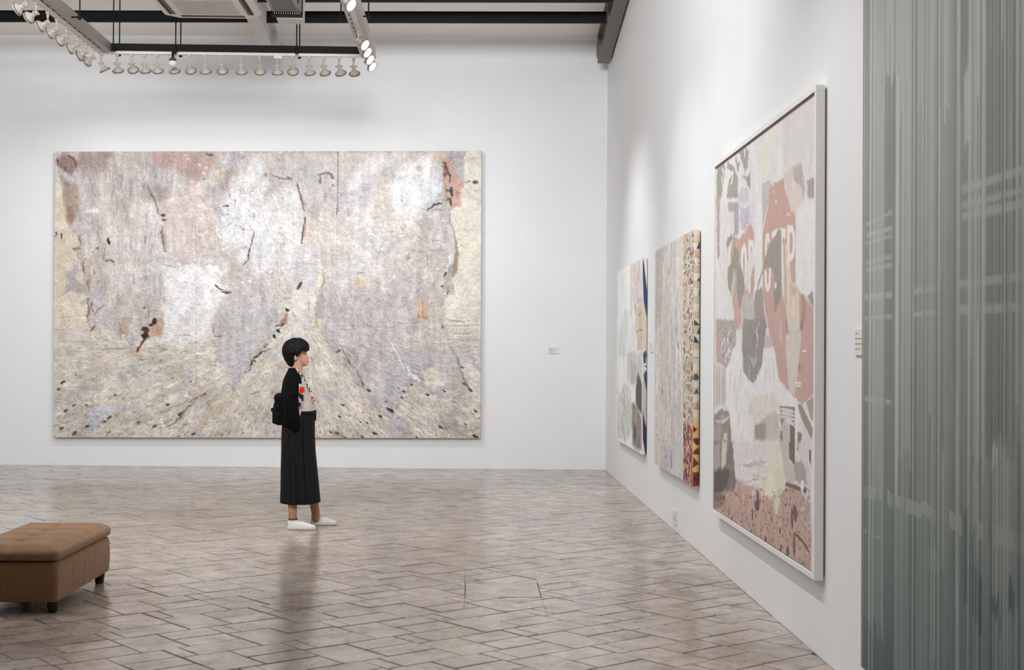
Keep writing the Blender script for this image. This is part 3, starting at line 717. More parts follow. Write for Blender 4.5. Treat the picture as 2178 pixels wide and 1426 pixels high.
p.poly(C(3, (1160, 1120), (1190, 1080), (1180, 1260), (1210, 1426), (1180, 1400), (1150, 1426), (1100, 1380)), (180, 174, 170), .9, 1.5, 3); L(3, [(1130, 1200), (1105, 1245)], 5, DK); L(3, [(1095, 1325), (1080, 1350)], 4, DK); L(3, [(1145, 1330), (1140, 1420)], 3, (100, 92, 84)); L(3, [(1175, 1270), (1215, 1420)], 4, (168, 162, 158))
p.blob(*C(3, (835, 890))[0], 13, 15, (206, 190, 170), .75); p.blob(*C(3, (870, 195))[0], 8, 7, (202, 188, 168), .8); L(3, [(720, 870), (850, 835), (900, 900)], 1.8, (160, 146, 134), .8); L(3, [(765, 1000), (765, 1095)], 6, (176, 150, 134), .8); L(3, [(720, 980), (860, 1000), (1080, 985)], 1.8, (160, 148, 138), .8); L(3, [(945, 1010), (950, 1150)], 3, (166, 140, 124), .7, 2); L(3, [(980, 885), (1010, 900), (1090, 890)], 2.5, (146, 130, 118), .8)
p.poly(C(3, (230, 1250), (370, 1260), (320, 1400), (260, 1310)), (214, 192, 168), .85, 3, 4); L(3, [(465, 1290), (460, 1390)], 7, (206, 176, 150), .8, 2); L(3, [(260, 1205), (340, 1200)], 2.5, (140, 126, 116)); L(3, [(980, 1200), (1000, 1290)], 5, (216, 210, 200), .9); L(3, [(1000, 1300), (1005, 1400)], 4, (172, 152, 134), .8)
p.poly(C(6, (850, 30), (900, 60), (930, 150), (940, 260), (900, 280), (840, 250)), (208, 172, 146), .85, 4, 4); p.blob(*C(6, (850, 235))[0], 5, 5, (186, 134, 104), .9); p.blob(*C(6, (920, 255))[0], 6, 5, (188, 138, 108), .9); L(6, [(885, 80), (890, 260)], 3, (196, 146, 116), .8)
L(6, [(375, 80), (370, 130)], 6, (208, 178, 142), .85); L(6, [(410, 150), (405, 250)], 4, (184, 160, 144), .7, 2); L(6, [(60, 330), (580, 345), (860, 290)], 1.4, (156, 146, 138), .7, 1); L(6, [(120, 440), (560, 400)], 1.4, (170, 160, 152), .6, 1.5); L(6, [(1080, 310), (1080, 350)], 3, (80, 76, 72)); L(6, [(640, 300), (710, 300)], 2, (120, 110, 102))
L(6, [(570, 460), (640, 580), (710, 745)], 4.5, (228, 222, 208), .9, 1.5, .004); L(6, [(730, 690), (770, 780), (870, 860)], 7, (228, 227, 224), .9, 3, .005); p.poly(C(6, (880, 760), (1050, 700), (1070, 880), (1000, 930), (900, 880)), (217, 211, 200), .85, 4, 6, 10, .004)
L(6, [(110, 510), (200, 690), (240, 730)], 3, (132, 116, 102), .85, 1.5); L(6, [(260, 750), (310, 860), (340, 920)], 3.5, (128, 112, 98), .8, 2); L(6, [(85, 570), (100, 560)], 7, (70, 66, 60), .9, 2); L(6, [(85, 420), (105, 500)], 5, (216, 196, 172), .9); p.blob(*C(6, (375, 940))[0], 7, 3.5, (84, 62, 40), .9, .5, .5)
for x, y, s_ in ((580, 1130, 14), (545, 1050, 5), (1090, 945, 8), (935, 985, 8), (710, 955, 7), (690, 1010, 6), (655, 1205, 7), (490, 1190, 9), (795, 1110, 6), (435, 1350, 10), (315, 1385, 8), (75, 1350, 11), (15, 1335, 9), (1395, 1380, 13), (1280, 880, 9), (1340, 940, 9), (1260, 720, 6), (1390, 1140, 7), (150, 1390, 7), (660, 920, 5), (780, 890, 6), (1060, 1290, 9), (1110, 1300, 10), (130, 1080, 7), (100, 1190, 7), (360, 1250, 6), (300, 1240, 6), (830, 1385, 6), (1290, 1260, 6)):
    p.blob(*C(6, (x, y))[0], s_ * .7, s_ * .34, (48, 44, 40), .88, .5, .5, -.004)
L(6, [(1215, 620), (1250, 760), (1310, 900), (1360, 960)], 4, (110, 98, 90), .85, 1.5); L(6, [(1110, 400), (1140, 530), (1200, 600)], 2.5, (150, 138, 130), .8); p.poly(C(6, (1170, 700), (1240, 740), (1300, 880), (1200, 920), (1100, 900)), (184, 170, 162), .75, 5, 5)
p.blob(*C(6, (190, 1180))[0], 7, 4, (190, 130, 112), .85); p.blob(*C(6, (210, 1205))[0], 5, 4, (228, 226, 224), .9); p.blob(*C(6, (320, 1150))[0], 4, 3, (204, 130, 116), .8); p.blob(*C(6, (470, 1145))[0], 4, 3, (206, 150, 136), .8); p.blob(*C(6, (670, 1060))[0], 6, 3, (220, 184, 134), .9)
p.poly(C(6, (560, 1220), (700, 1180), (780, 1250), (760, 1390), (600, 1390), (540, 1330)), (184, 176, 180), .8, 5, 5); p.poly(C(6, (1100, 1160), (1200, 1130), (1220, 1260), (1330, 1320), (1320, 1400), (1200, 1390), (1060, 1280)), (180, 170, 164), .8, 5, 5); p.poly(C(6, (760, 1100), (1000, 1020), (1100, 1090), (980, 1230), (780, 1200)), (206, 199, 188), .7, 6, 6)
p.poly(C(6, (1360, 1310), (1430, 1330), (1430, 1370), (1380, 1360)), (208, 172, 128), .9, 2, 2); p.poly(C(6, (0, 1330), (130, 1330), (160, 1395), (0, 1395)), (196, 168, 132), .5, 4, 6)
# grain of the crust
gr = fbm(U / 3.2, V / 2.6, 71, 3); gr2 = fbm(U / 11, V / 9, 77, 4)
p.c *= (1 + (gr - .5) * .15 + (gr2 - .5) * .12 + (fbm(U / 26, V / 34, 91, 4) - .5) * .16)[..., None]; p.h += (gr - .5) * .006 + (gr2 - .5) * .009
edge = np.minimum.reduce([U - U.min(1, keepdims=True), U.max(1, keepdims=True) - U, V - V.min(0, keepdims=True), V.max(0, keepdims=True) - V])
p.h *= sstep(0, 5, edge)
P3 = G + nb * np.clip(p.h, -.006, .03)[..., None]
rd = np.abs(fbm(U / 38, V / 62, 111, 5) - .5); rd2 = np.abs(fbm(U / 17, V / 30, 131, 4) - .5)
crk = (1 - sstep(.0, .011, rd)) * .5 + (1 - sstep(0, .016, rd2)) * .3
p.c *= (1 - crk * (.10 + .22 * fbm(U / 60, V / 60, 141, 3)))[..., None]
bark = fbm(U / 7, V / 46, 151, 4); p.c *= (1 + mass * (bark - .5) * .16)[..., None]
p.c *= (1 + (RNG.random(U.shape) - .5) * .05 + (fbm(U / 1.9, V / 1.7, 171, 2) - .5) * .12)[..., None]
lm_ = p.c.mean(-1, keepdims=True); p.c = 204 + (lm_ - 204) * 1.13 + (p.c - lm_) * 1.0
k1 = grid_obj('painted_surface', P3, p.albedo(1.03), M_paint_gloss, big)
m = MB(); qq = [np.asarray(v, float) for v in q]; cq = sum(qq) / 4
ins = [v + (cq - v) * .0016 for v in qq]
ring0 = [v - nb * .001 for v in qq]; ring1 = [v - nb * .001 for v in ins]; ring2 = [v - nb * .009 for v in ins]; bk_ = [v - nb * (OFF - .004) for v in qq]
m.add(ring0 + ring1 + ring2 + bk_, [(i, i + 4, (i + 1) % 4 + 4, (i + 1) % 4) for i in range(4)] + [(i + 4, i + 8, (i + 1) % 4 + 8, (i + 1) % 4 + 4) for i in range(4)] + [(11, 10, 9, 8), (12, 13, 14, 15)] + [(i, (i + 1) % 4, (i + 1) % 4 + 12, i + 12) for i in range(4)])
k2 = m.build('stretcher', M_canvas_edge, big)
localize(big, k1, k2)

# ------------------------------------------------------------------ pictures on the right wall (normal -X)
NRX = np.array([-1.0, 0, 0])
def wall_quad(X, yfar, ynear, ztop, zbot): return [np.array([X, yfar, ztop]), np.array([X, ynear, ztop]), np.array([X, ynear, zbot]), np.array([X, yfar, zbot])]
def edge_strip(X0, X1, y, ztop, zbot, nu, nv):   # the upright edge turned to the viewer
    return quad_grid((X0, y, ztop), (X1, y, ztop), (X1, y, zbot), (X0, y, zbot), nu, nv)

# 2. pale brushwork with blue wedges (far one)
X1, ZT, ZB = 1.690, 2.45, .510
yf, yn = 16.00, 13.62
far_p = thing('blue_wedge_painting', 'tall pale painting with deep blue wedges at its near edge, nearest the corner', 'painting', (X1, (yf + yn) / 2, ZB))
G = quad_grid(*wall_quad(X1, yf, yn, ZT, ZB), 130, 420); U, V = photo_px(G); SXP = 6.0
p = Paint(U, V, (214, 216, 216), SXP)
def D(k, *pts):
    ox, oy, s_ = {1: (1300, 530, 6.2), 2: (1300, 750, 5.94), 3: (1380, 480, 5.09), 4: (1380, 760, 5.0), 5: (1510, 170, 5.092), 6: (1510, 430, 5.281), 7: (1510, 680, 5.092), 8: (1510, 940, 4.753)}[k]
    return [(ox + x / s_, oy + y / s_) for x, y in pts]
def streaks(p, amp, fu, fv, seed): p.c *= (1 + amp * 2 * (fbm(p.U * fu, p.V * fv, seed, 4) - .5))[..., None]
p.poly(D(1, (170, 230), (215, 230), (200, 380), (170, 430)), (226, 212, 192), .9, 3)
p.poly(D(1, (245, 190), (400, 100), (410, 700), (330, 760), (260, 900), (250, 500)), (205, 196, 192), .9, 4, 4, 20, var=.05)
for x, c_ in ((270, (190, 184, 186)), (312, (176, 160, 156)), (370, (176, 158, 152)), (390, (200, 196, 196))): p.line(D(1, (x, 160), (x + 4, 260), (x - 8, 420)), 9, c_, .8, 3)
for pts in ([(270, 380), (310, 450), (330, 470)], [(355, 330), (330, 440), (320, 520)], [(265, 500), (285, 560)], [(260, 800), (270, 900)]): p.line(D(1, *pts), 8, (206, 172, 154), .7, 3)
p.poly(D(1, (330, 760), (410, 700), (470, 880), (495, 1000), (495, 1330), (340, 1330), (330, 940)), (198, 186, 164), .9, 2, 3)
for pts in ([(320, 720), (320, 880)], [(325, 900), (328, 1180)],): p.line(D(1, *pts), 8, [(110, 122, 120), (176, 130, 104)][pts[0][1] > 800], .9)
for pts in ([(415, 890), (495, 890)], [(425, 1005), (480, 1005)], [(415, 1060), (415, 1260)], [(360, 1060), (470, 1080)], [(390, 1170), (470, 1165)], [(360, 880), (400, 830)], [(340, 1110), (370, 1060)], [(435, 1010), (435, 1100)]): p.line(D(1, *pts), 3.5, (128, 136, 124), .85, 1)
p.poly(D(1, (350, 640), (415, 640), (415, 700), (340, 720)), (176, 178, 184), .8, 3)
p.poly(D(1, (175, 780), (240, 830), (220, 1200), (190, 1426), (90, 1426), (100, 1200)), (196, 202, 200), .7, 6, 6)
p.poly(D(2, (80, 600), (170, 380), (250, 500), (260, 1000), (180, 1100), (80, 1080)), (186, 188, 180), .7, 7, 8, 16, var=.12)
for k in range(40):
    x, y = RNG.uniform(85, 250), RNG.uniform(420, 1080); p.line(D(2, (x, y), (x - 12, y + 50), (x + 6, y + 100)), 5, RNG.choice([(160, 160, 150), (220, 220, 216), (172, 176, 168)]), .5, 3)
p.poly(D(2, (190, 0), (400, 0), (400, 300), (350, 380), (200, 360)), (190, 187, 188), .7, 5, 6, var=.1)
p.poly(D(2, (230, 60), (330, 200), (310, 400), (240, 400)), (190, 176, 172), .8, 5, 5)
p.poly(D(2, (340, 260), (390, 420), (390, 800), (310, 640), (310, 420)), (104, 98, 92), .95, 5, 6, 16, var=.15)
p.poly(D(2, (265, 640), (330, 680), (380, 820), (400, 1240), (270, 1180), (255, 900)), (146, 134, 128), .9, 6, 6, 16, var=.2)
p.poly(D(2, (290, 900), (320, 950), (310, 1130), (280, 1060)), (96, 90, 86), .8, 5, 5); p.line(D(2, (300, 480), (300, 650)), 12, (222, 218, 214), .9, 2)
for x in (300, 330, 352, 385): p.line(D(2, (x, 1120), (x + 4, 1270)), 11, (120, 118, 120), .8, 2)
p.blob(*D(1, (455, 1350))[0], 16, 18, (104, 100, 94), .9, .4)
streaks(p, .07, .35, .02, 5); lm_ = p.c.mean(-1, keepdims=True); p.c = 204 + (lm_ - 200) * 1.4 + (p.c - lm_)
k1 = grid_obj('painted_surface', G, p.albedo(GAIN), M_paint_mat, far_p)
E_ = edge_strip(X1, 1.736, yn, ZT, ZB, 24, 420); U, V = photo_px(E_); p = Paint(U, V, (204, 198, 190), 3.0)
BL = (44, 66, 96)
p.poly(D(1, (412, 120), (425, 150), (490, 520), (495, 900), (490, 1060), (460, 900), (428, 690), (418, 400)), BL, 1, 1); p.poly(D(1, (440, 260), (495, 130), (495, 600), (475, 560)), (208, 202, 194), 1, 1)
p.line(D(1, (494, 140), (494, 1426)), 5, (84, 108, 98), .9, taper=False); p.poly(D(1, (412, 700), (428, 690), (470, 900), (490, 1060), (480, 1320), (412, 1320)), (196, 184, 160), .9, 1)
p.poly(D(1, (425, 1380), (450, 1330), (490, 1380), (490, 1426), (420, 1426)), (96, 94, 90), .9, 2)
p.poly(D(2, (405, 0), (440, 20), (440, 130), (410, 140)), BL, .95, 2); p.poly(D(2, (412, 260), (470, 240), (470, 620), (445, 480), (415, 330)), BL, .97, 1, 2, 6, var=.25); p.poly(D(2, (398, 330), (430, 420), (470, 640), (470, 960), (455, 1000), (400, 740)), (176, 168, 158), 1, 1); p.poly(D(2, (398, 730), (430, 900), (462, 1010), (470, 980), (470, 1290), (430, 1290), (400, 1100)), (30, 48, 74), 1, 1)
p.line(D(2, (415, 170), (465, 190), (460, 250), (415, 240)), 5, (92, 92, 92), .8)
k2 = grid_obj('canvas_edge', E_, p.albedo(GAIN), M_paint_mat, far_p); tag(k2, 'near edge of the canvas painted with deep blue wedges')
k3 = slab('stretcher', wall_quad(X1, yf, yn + .002, ZT, ZB), NRX, .046, M_canvas_edge, far_p)
localize(far_p, k1, k2, k3)

# 3. patchwork painting
X2 = 1.685; yf, yn = 12.635, 10.462; ZT, ZB = 2.448, .501
patch = thing('patchwork_painting', 'tall grey pink streaked painting with a patchwork strip along its near edge', 'painting', (X2, (yf + yn) / 2, ZB))
G = quad_grid(*wall_quad(X2, yf, yn, ZT, ZB), 220, 520); U, V = photo_px(G); p = Paint(U, V, (199, 191, 186), 5.0)
streaks(p, .12, .28, .012, 3); streaks(p, .06, .9, .03, 8)
p.poly(D(3, (70, 270), (150, 230), (150, 700), (130, 1100), (65, 1100)), (182, 172, 170), .8, 8, 8, 20)
p.poly(D(3, (320, 160), (390, 110), (380, 700), (370, 1050), (330, 900)), (210, 199, 178), .75, 10, 8, 20)
for x, y0, y1, c_, w in ((245, 180, 480, (128, 116, 116), 8), (225, 450, 520, (120, 110, 112), 8), (285, 160, 520, (198, 186, 188), 12), (205, 200, 620, (210, 198, 178), 12), (160, 230, 420, (170, 162, 164), 10), (250, 900, 1200, (170, 158, 156), 10), (320, 1250, 1330, (98, 92, 92), 8), (300, 1100, 1180, (140, 128, 126), 8), (130, 1100, 1400, (168, 162, 156), 14)): p.line(D(3, (x, y0), (x - 4, (y0 + y1) / 2), (x + 2, y1)), w, c_, .7, 3)
p.poly(D(4, (60, 380), (130, 400), (130, 900), (110, 1120), (50, 1110)), (205, 191, 182), .7, 8, 8)
p.poly(D(4, (150, 560), (230, 560), (230, 900), (190, 940), (150, 800)), (210, 199, 194), .8, 8, 8); p.poly(D(4, (140, 860), (200, 900), (260, 1000), (250, 1230), (140, 1160)), (184, 182, 186), .85, 6, 6); p.poly(D(4, (290, 900), (360, 850), (360, 1300), (290, 1240)), (190, 194, 190), .8, 6, 6)
for x, y0, y1 in ((240, 980, 1180), (180, 1050, 1080), (85, 815, 840), (245, 350, 365), (143, 340, 400), (242, 1160, 1185), (222, 205, 218)): p.line(D(4, (x, y0), (x + 2, y1)), 7, (84, 82, 88), .85, 2)
for k in range(70):
    x, y = RNG.uniform(60, 350), RNG.uniform(0, 1200); p.line(D(4, (x, y), (x, y + RNG.uniform(20, 120))), RNG.uniform(2, 7), RNG.choice([(160, 148, 146), (216, 206, 200), (178, 168, 164), (206, 186, 176)]), .45, 2)
streaks(p, .10, 1.6, .06, 28); streaks(p, .08, .5, .18, 29); lm_ = p.c.mean(-1, keepdims=True); p.c = 198 + (lm_ - 196) * 1.15 + (p.c - lm_) * .8
XB = 1453.5                                     # patchwork strip on the front
strip = sstep(XB - .4, XB + .4, U + (V - 751) * .0012)
hz = 751.5
vv = (V - hz) / np.maximum(U - 1001.3, 1) * 473   # height measured at the near edge
cellv = np.floor(vv / 6.2); cu = (yf - G[..., 1]); cellu = np.floor((G[..., 1] - yn) / .048)
rnd = vnoise(cellu * 7.7 + .5, cellv * 3.3 + .5, 4); rnd2 = vnoise(cellu * 5.1 + .5, cellv * 9.7 + .5, 14)
fine_ = vnoise(G[..., 1] * 95, vv / 2.6, 21)
top_cols = np.array([(214, 204, 184), (206, 196, 178), (220, 212, 198), (198, 188, 172), (204, 178, 160), (180, 172, 168), (150, 108, 92), (82, 86, 100)], float)
ids = np.clip((rnd * 8.4).astype(int), 0, 7)
mc = top_cols[ids]; mc = np.where((fine_ > .80)[..., None] & (rnd2 > .35)[..., None], np.array((120, 84, 74.)), mc); mc = np.where((fine_ < .13)[..., None], np.array((84, 78, 76.)), mc)
low_cols = np.array([(206, 112, 84), (190, 76, 62), (226, 190, 130), (104, 106, 146), (216, 150, 120), (120, 40, 36), (70, 84, 86), (222, 206, 180)], float)
lowm = low_cols[np.clip((vnoise(cellu * 3.1 + .5, np.floor(vv / 9) * 5.3 + .5, 8) * 8).astype(int), 0, 7)]
lowm = np.where((fine_ > .66)[..., None], np.array((96, 40, 38.)), lowm)
mid2 = sstep(153, 160, vv); mc = mc * (1 - mid2[..., None]) + lowm * mid2[..., None]
grid_l = ((vv / 6.2) % 1 < .14) | (((G[..., 1] - yn) / .048) % 1 < .10)
mc = np.where(grid_l[..., None], mc * .9, mc)
p.blend(strip, mc)
p.h += strip * .004 * (rnd - .3)
k1 = grid_obj('painted_surface', G + NRX * np.maximum(p.h, 0)[..., None], p.albedo(GAIN), M_paint_mat, patch)
# rounded near edge with triangles
nr = 34; ZT_, ZB_ = ZT + .0, ZB
prof = []
for k in range(nr):
    f = k / (nr - 1); prof.append((X2 + .049 * f, yn - .012 * math.sin(math.pi * min(f * 1.15, 1)) ** .5 if f < .87 else yn - .012 * math.sqrt(max(0, 1 - ((f - .87) / .13) ** 2)) ** 1))
E_ = np.zeros((520, nr, 3))
for k, (x, y) in enumerate(prof):
    f = k / (nr - 1); drop = .022 * sstep(.65, 1, f) ** 1.3
    E_[:, k, 0] = x; E_[:, k, 1] = y; E_[:, k, 2] = np.linspace(ZT - drop, ZB + drop * .3, 520)
U, V = photo_px(E_); p = Paint(U, V, (182, 168, 140), 3.0)
band = np.floor((V - 484) / 16.2); odd = (band % 2 == 0)
p.blend(np.where(odd, .8, 0.), (206, 198, 184)); streaks(p, .08, .8, .3, 6)
p.line(D(3, (482, 50), (482, 1426)), 2, (150, 136, 112), .4, taper=False)
NV, RD = (58, 70, 100), (196, 84, 58)
def T(k, pts, c_, op=.95): p.poly(D(k, *pts), c_, op, .8, .8, 3)
T(3, [(515, 255), (545, 180), (568, 190), (568, 255)], NV); T(3, [(480, 420), (482, 370), (505, 425)], (104, 112, 148)); T(3, [(528, 405), (568, 385), (568, 430)], RD); T(3, [(520, 290), (560, 350), (540, 370), (500, 330)], (206, 128, 108), .7); T(3, [(520, 600), (575, 530), (575, 600)], (46, 50, 64)); T(3, [(530, 760), (545, 690), (572, 680), (572, 765)], (132, 142, 148)); T(3, [(536, 920), (568, 875), (568, 925)], (190, 70, 56)); T(3, [(490, 1015), (555, 1080), (488, 1085)], (58, 56, 48)); T(3, [(520, 1170), (555, 1090), (560, 1160), (540, 1175)], (62, 56, 50)); T(3, [(485, 1270), (492, 1185), (545, 1270)], (44, 52, 76)); T(3, [(492, 110), (560, 100), (560, 160), (500, 170)], (214, 180, 164), .6); T(3, [(500, 640), (560, 640), (560, 680)], (214, 170, 146), .7)
T(4, [(480, 20), (540, 20), (540, 80), (480, 80)], (186, 190, 190), .8); T(4, [(545, 105), (550, 165), (490, 165)], (218, 170, 142), .8); T(4, [(472, 245), (480, 190), (505, 175), (536, 215), (520, 250)], (70, 72, 84)); T(4, [(478, 395), (505, 335), (538, 400), (510, 385)], (52, 66, 106)); T(4, [(485, 560), (520, 450), (535, 560)], (196, 104, 90), .7); T(4, [(480, 650), (540, 650), (545, 700), (480, 695)], (196, 186, 156), .8)
p.poly([(1470, 900), (1496, 900), (1496, 1040), (1470, 1040)], (206, 168, 112), 1, 1)
MR = (104, 34, 32)
T(4, [(472, 730), (515, 770), (472, 810)], MR); T(4, [(552, 750), (525, 772), (552, 795)], MR); T(4, [(472, 862), (552, 862), (552, 900), (515, 945), (475, 900)], MR); T(4, [(472, 1035), (475, 1005), (515, 965), (552, 1000), (552, 1040)], MR); T(4, [(468, 1180), (472, 1060), (535, 1135)], MR); T(4, [(466, 1225), (552, 1225), (552, 1385), (466, 1385)], (128, 34, 30)); T(4, [(472, 1330), (478, 1260), (522, 1305)], (36, 52, 54)); T(4, [(550, 1290), (532, 1305), (550, 1325)], (70, 60, 60))
p.line([(1491.2, 486), (1490.5, 1038)], 4.5, (96, 92, 84), .9, taper=False)
k2 = grid_obj('canvas_edge', E_, p.albedo(GAIN), M_paint_mat, patch); tag(k2, 'rounded near edge covered in beige, navy and maroon triangles')
k3 = slab('stretcher', wall_quad(X2, yf, yn + .002, ZT - .002, ZB), NRX, .05, M_canvas_edge, patch)
localize(patch, k1, k2, k3)

# 4. framed collage with red sign and letters
X3, XF = 1.693, 1.687
yf, yn, ZT, ZB = 9.605, 6.742, 2.833, .397
col_ = thing('framed_collage_painting', 'very large white framed collage painting with red road sign letters and pink ground', 'painting', (XF, (yf + yn) / 2, ZB))
FW = .030; g0 = .006
c4 = wall_quad(X3, yf - FW - g0, yn + FW + g0, ZT - FW - g0 - .012, ZB + FW + g0)
G = quad_grid(*c4, 420, 620); U, V = photo_px(G); p = Paint(U, V, (213, 210, 209), 3.0)
streaks(p, .03, .12, .02, 2)
def PP(k, pts, c_, op=1., soft=1.5, rag=2., rs=10, var=0., rel=0.): p.poly(D(k, *pts), c_, op, soft, rag, rs, rel, var)
def LL(k, pts, w, c_, op=.9, rag=1.5): p.line(D(k, *pts), w, c_, op, rag)
GN, SG, PK, MV, CRM = (160, 158, 148), (203, 165, 152), (200, 164, 156), (164, 154, 150), (218, 211, 200)
PP(5, [(790, 300), (1140, 130), (1140, 1000), (1060, 900), (900, 880), (800, 960), (780, 700)], (206, 200, 197), .7, 10, 10)
LL(5, [(740, 450), (650, 680), (590, 800), (570, 950), (550, 1180)], 30, (214, 212, 192), .7, 6); PP(5, [(540, 700), (700, 520), (640, 900), (560, 1150)], (216, 213, 198), .4, 12, 8)
# olive leaves in the far top corner
for pts in ([(75, 930), (160, 870), (165, 1000), (130, 1260), (75, 1330)], [(310, 760), (350, 720), (380, 720), (420, 770), (410, 960), (380, 1010), (350, 900)], [(190, 890), (260, 950), (300, 1060), (310, 1290), (180, 1280), (200, 1100), (250, 1010), (180, 960)], [(345, 1080), (365, 1020), (400, 1040), (440, 1010), (440, 1200), (410, 1150), (380, 1060)], [(270, 790), (300, 900), (320, 880), (310, 1010), (280, 900)]): PP(5, pts, GN, .95, 1.5, 5, 8, .08)
for pts in ([(210, 1010), (250, 1000), (240, 1100), (225, 1130)], [(130, 960), (150, 1000), (150, 1100)], [(120, 1040), (150, 1200), (135, 1280)], [(365, 740), (380, 780), (375, 850)]): LL(5, pts, 9, (214, 206, 202), .9)
PP(5, [(70, 1250), (110, 1280), (110, 1426), (70, 1426)], (176, 164, 162), .8, 3, 4)
PP(5, [(330, 1150), (420, 1180), (420, 1426), (310, 1426), (310, 1250)], (196, 190, 196), .9, 3, 5, 8, .05); PP(5, [(560, 1130), (650, 1080), (650, 1200), (620, 1426), (565, 1426)], (194, 186, 182), .95, 2, 2)
# grey post between the two signs
PP(6, [(520, 0), (590, 0), (590, 330), (570, 900), (510, 1010), (505, 350), (510, 200)], (215, 217, 218), 1, 1.5, 1)
PP(6, [(585, 0), (650, 0), (600, 270), (585, 330)], (192, 187, 183), .9, 2, 1)
# big red sign
PP(5, [(655, 1140), (690, 1110), (735, 1110), (800, 1060), (810, 1180), (850, 1290), (880, 1426), (615, 1426)], SG, 1, 1.2, 2, 8)
PP(6, [(640, 0), (870, 0), (940, 60), (965, 200), (960, 900), (930, 940), (1000, 1000), (1170, 1200), (1175, 1426), (700, 1426), (660, 1426), (600, 1100), (590, 900), (590, 330)], SG, 1, 1.2, 2, 10, .03)
PP(7, [(620, 0), (1130, 0), (1130, 800), (1000, 920), (900, 850), (860, 780), (810, 780), (740, 640), (700, 320), (660, 240)], PK, 1, 1.5, 2, 10, .03)
LL(6, [(585, 350), (660, 0)], 6, (226, 224, 222), .8, .5)
for k_, pts in ((5, [(690, 1130), (680, 1150)]), (5, [(690, 1200), (690, 1230)]), (5, [(715, 1300), (715, 1340)]), (6, [(740, 0), (745, 20)])): LL(k_, pts, 8, (222, 214, 208))
# lettering S T O P on it, and the O P of the farther sign
WH = (219, 216, 213)
def glyph(k, strokes, w):
    for s_ in strokes: p.line(D(k, *s_), w, WH, 1, .3, 6, 1.0, 0, False)
glyph(6, [[(660, 430), (655, 380), (640, 385), (632, 440), (630, 560), (640, 640), (668, 700), (672, 800), (668, 900), (652, 970), (632, 960), (626, 860), (625, 800)]], 13)   # S
glyph(6, [[(705, 370), (770, 330), (840, 330)], [(735, 340), (738, 960)]], 14)                                                     # T
glyph(6, [[(800, 420), (795, 560), (800, 800), (815, 900)], [(800, 420), (820, 350), (838, 380)]], 13)                               # O, mostly painted over
glyph(6, [[(880, 295), (882, 640), (890, 900)], [(885, 310), (925, 300), (943, 380), (945, 500), (930, 600), (890, 640)]], 15)        # P
# farther red sign
PP(6, [(255, 360), (330, 420), (400, 330), (460, 230), (500, 370), (500, 900), (490, 1050), (360, 1300), (330, 1426), (290, 1426), (240, 1000), (230, 600)], SG, 1, 2, 3, 10, .05)
glyph(6, [[(365, 560), (385, 500), (400, 560), (405, 700), (400, 860), (380, 900), (362, 820), (358, 660), (365, 560)], [(445, 460), (445, 1000)], [(448, 460), (480, 470), (490, 560), (485, 680), (452, 760)]], 15)
PP(6, [(430, 640), (490, 500), (485, 740), (440, 950), (395, 1000), (400, 740)], (210, 208, 207), .9, 2, 4, 8, .04)
# lavender scribbles upper far side
PP(6, [(330, 0), (500, 0), (520, 170), (460, 230), (400, 320), (340, 300), (325, 150)], (208, 205, 212), .95, 3, 4, 8, .05)
for k in range(14): LL(6, [(340, 60 + 18 * k), (400, 85 + 18 * k), (450, 50 + 18 * k)], 3, (170, 164, 184), .6, 2)
PP(6, [(75, 0), (110, 0), (110, 600), (80, 660), (75, 300)], (174, 160, 160), .9, 2, 4); PP(6, [(110, 100), (200, 60), (205, 600), (200, 980), (120, 1000), (115, 600)], (209, 206, 204), .95, 2, 3, 10, .03)
PP(6, [(200, 0), (320, 0), (325, 360), (270, 370), (270, 100), (210, 120)], (170, 164, 168), .9, 2, 3, 10, .05); PP(6, [(220, 140), (270, 110), (275, 350), (215, 350)], (206, 203, 208), .9, 2, 2)
# leaves in front
for pts in ([(185, 480), (200, 400), (245, 360), (250, 420), (215, 480), (200, 550)], [(260, 570), (270, 490), (310, 540), (330, 580), (310, 760), (250, 740), (245, 640)], [(200, 760), (230, 690), (255, 730), (260, 900), (240, 1050), (205, 960), (195, 850)], [(300, 760), (335, 680), (385, 860), (385, 980), (345, 1180), (325, 1190), (300, 960)]): PP(6, pts, (156, 155, 146), .97, 1.5, 2, 8, .05)
PP(6, [(235, 1000), (270, 780), (285, 830), (275, 1000), (255, 1060)], (190, 196, 198), .85, 2, 3)
# mauve brush figures over the big sign
PP(6, [(640, 560), (700, 440), (780, 280), (800, 330), (805, 960), (780, 860), (720, 830), (670, 740), (600, 760), (560, 900), (520, 1030), (500, 1120), (540, 900), (600, 720)], MV, .97, 1.5, 2, 10, .04)
PP(6, [(720, 830), (800, 880), (800, 1060), (740, 1230), (720, 1230)], (160, 152, 146), .95, 1.5, 2); PP(6, [(510, 1000), (590, 960), (600, 1150), (640, 1400), (630, 1426), (490, 1426), (490, 1150)], (166, 155, 153), .97, 2, 2, 10, .04)
PP(6, [(350, 1080), (400, 1020), (490, 1020), (500, 1300), (490, 1426), (350, 1426), (345, 1200)], (190, 186, 180), .9, 3, 4, 8, .08)
PP(6, [(600, 740), (650, 720), (720, 830), (725, 980), (700, 990), (600, 980)], SG, .9, 1.2, 1)
p.line(D(6, (625, 800), (628, 920), (650, 980), (668, 930), (676, 770)), 14, WH, 1, .3, 6, 1, 0, False); p.line(D(6, (738, 900), (736, 975)), 14, WH, .9, .3)
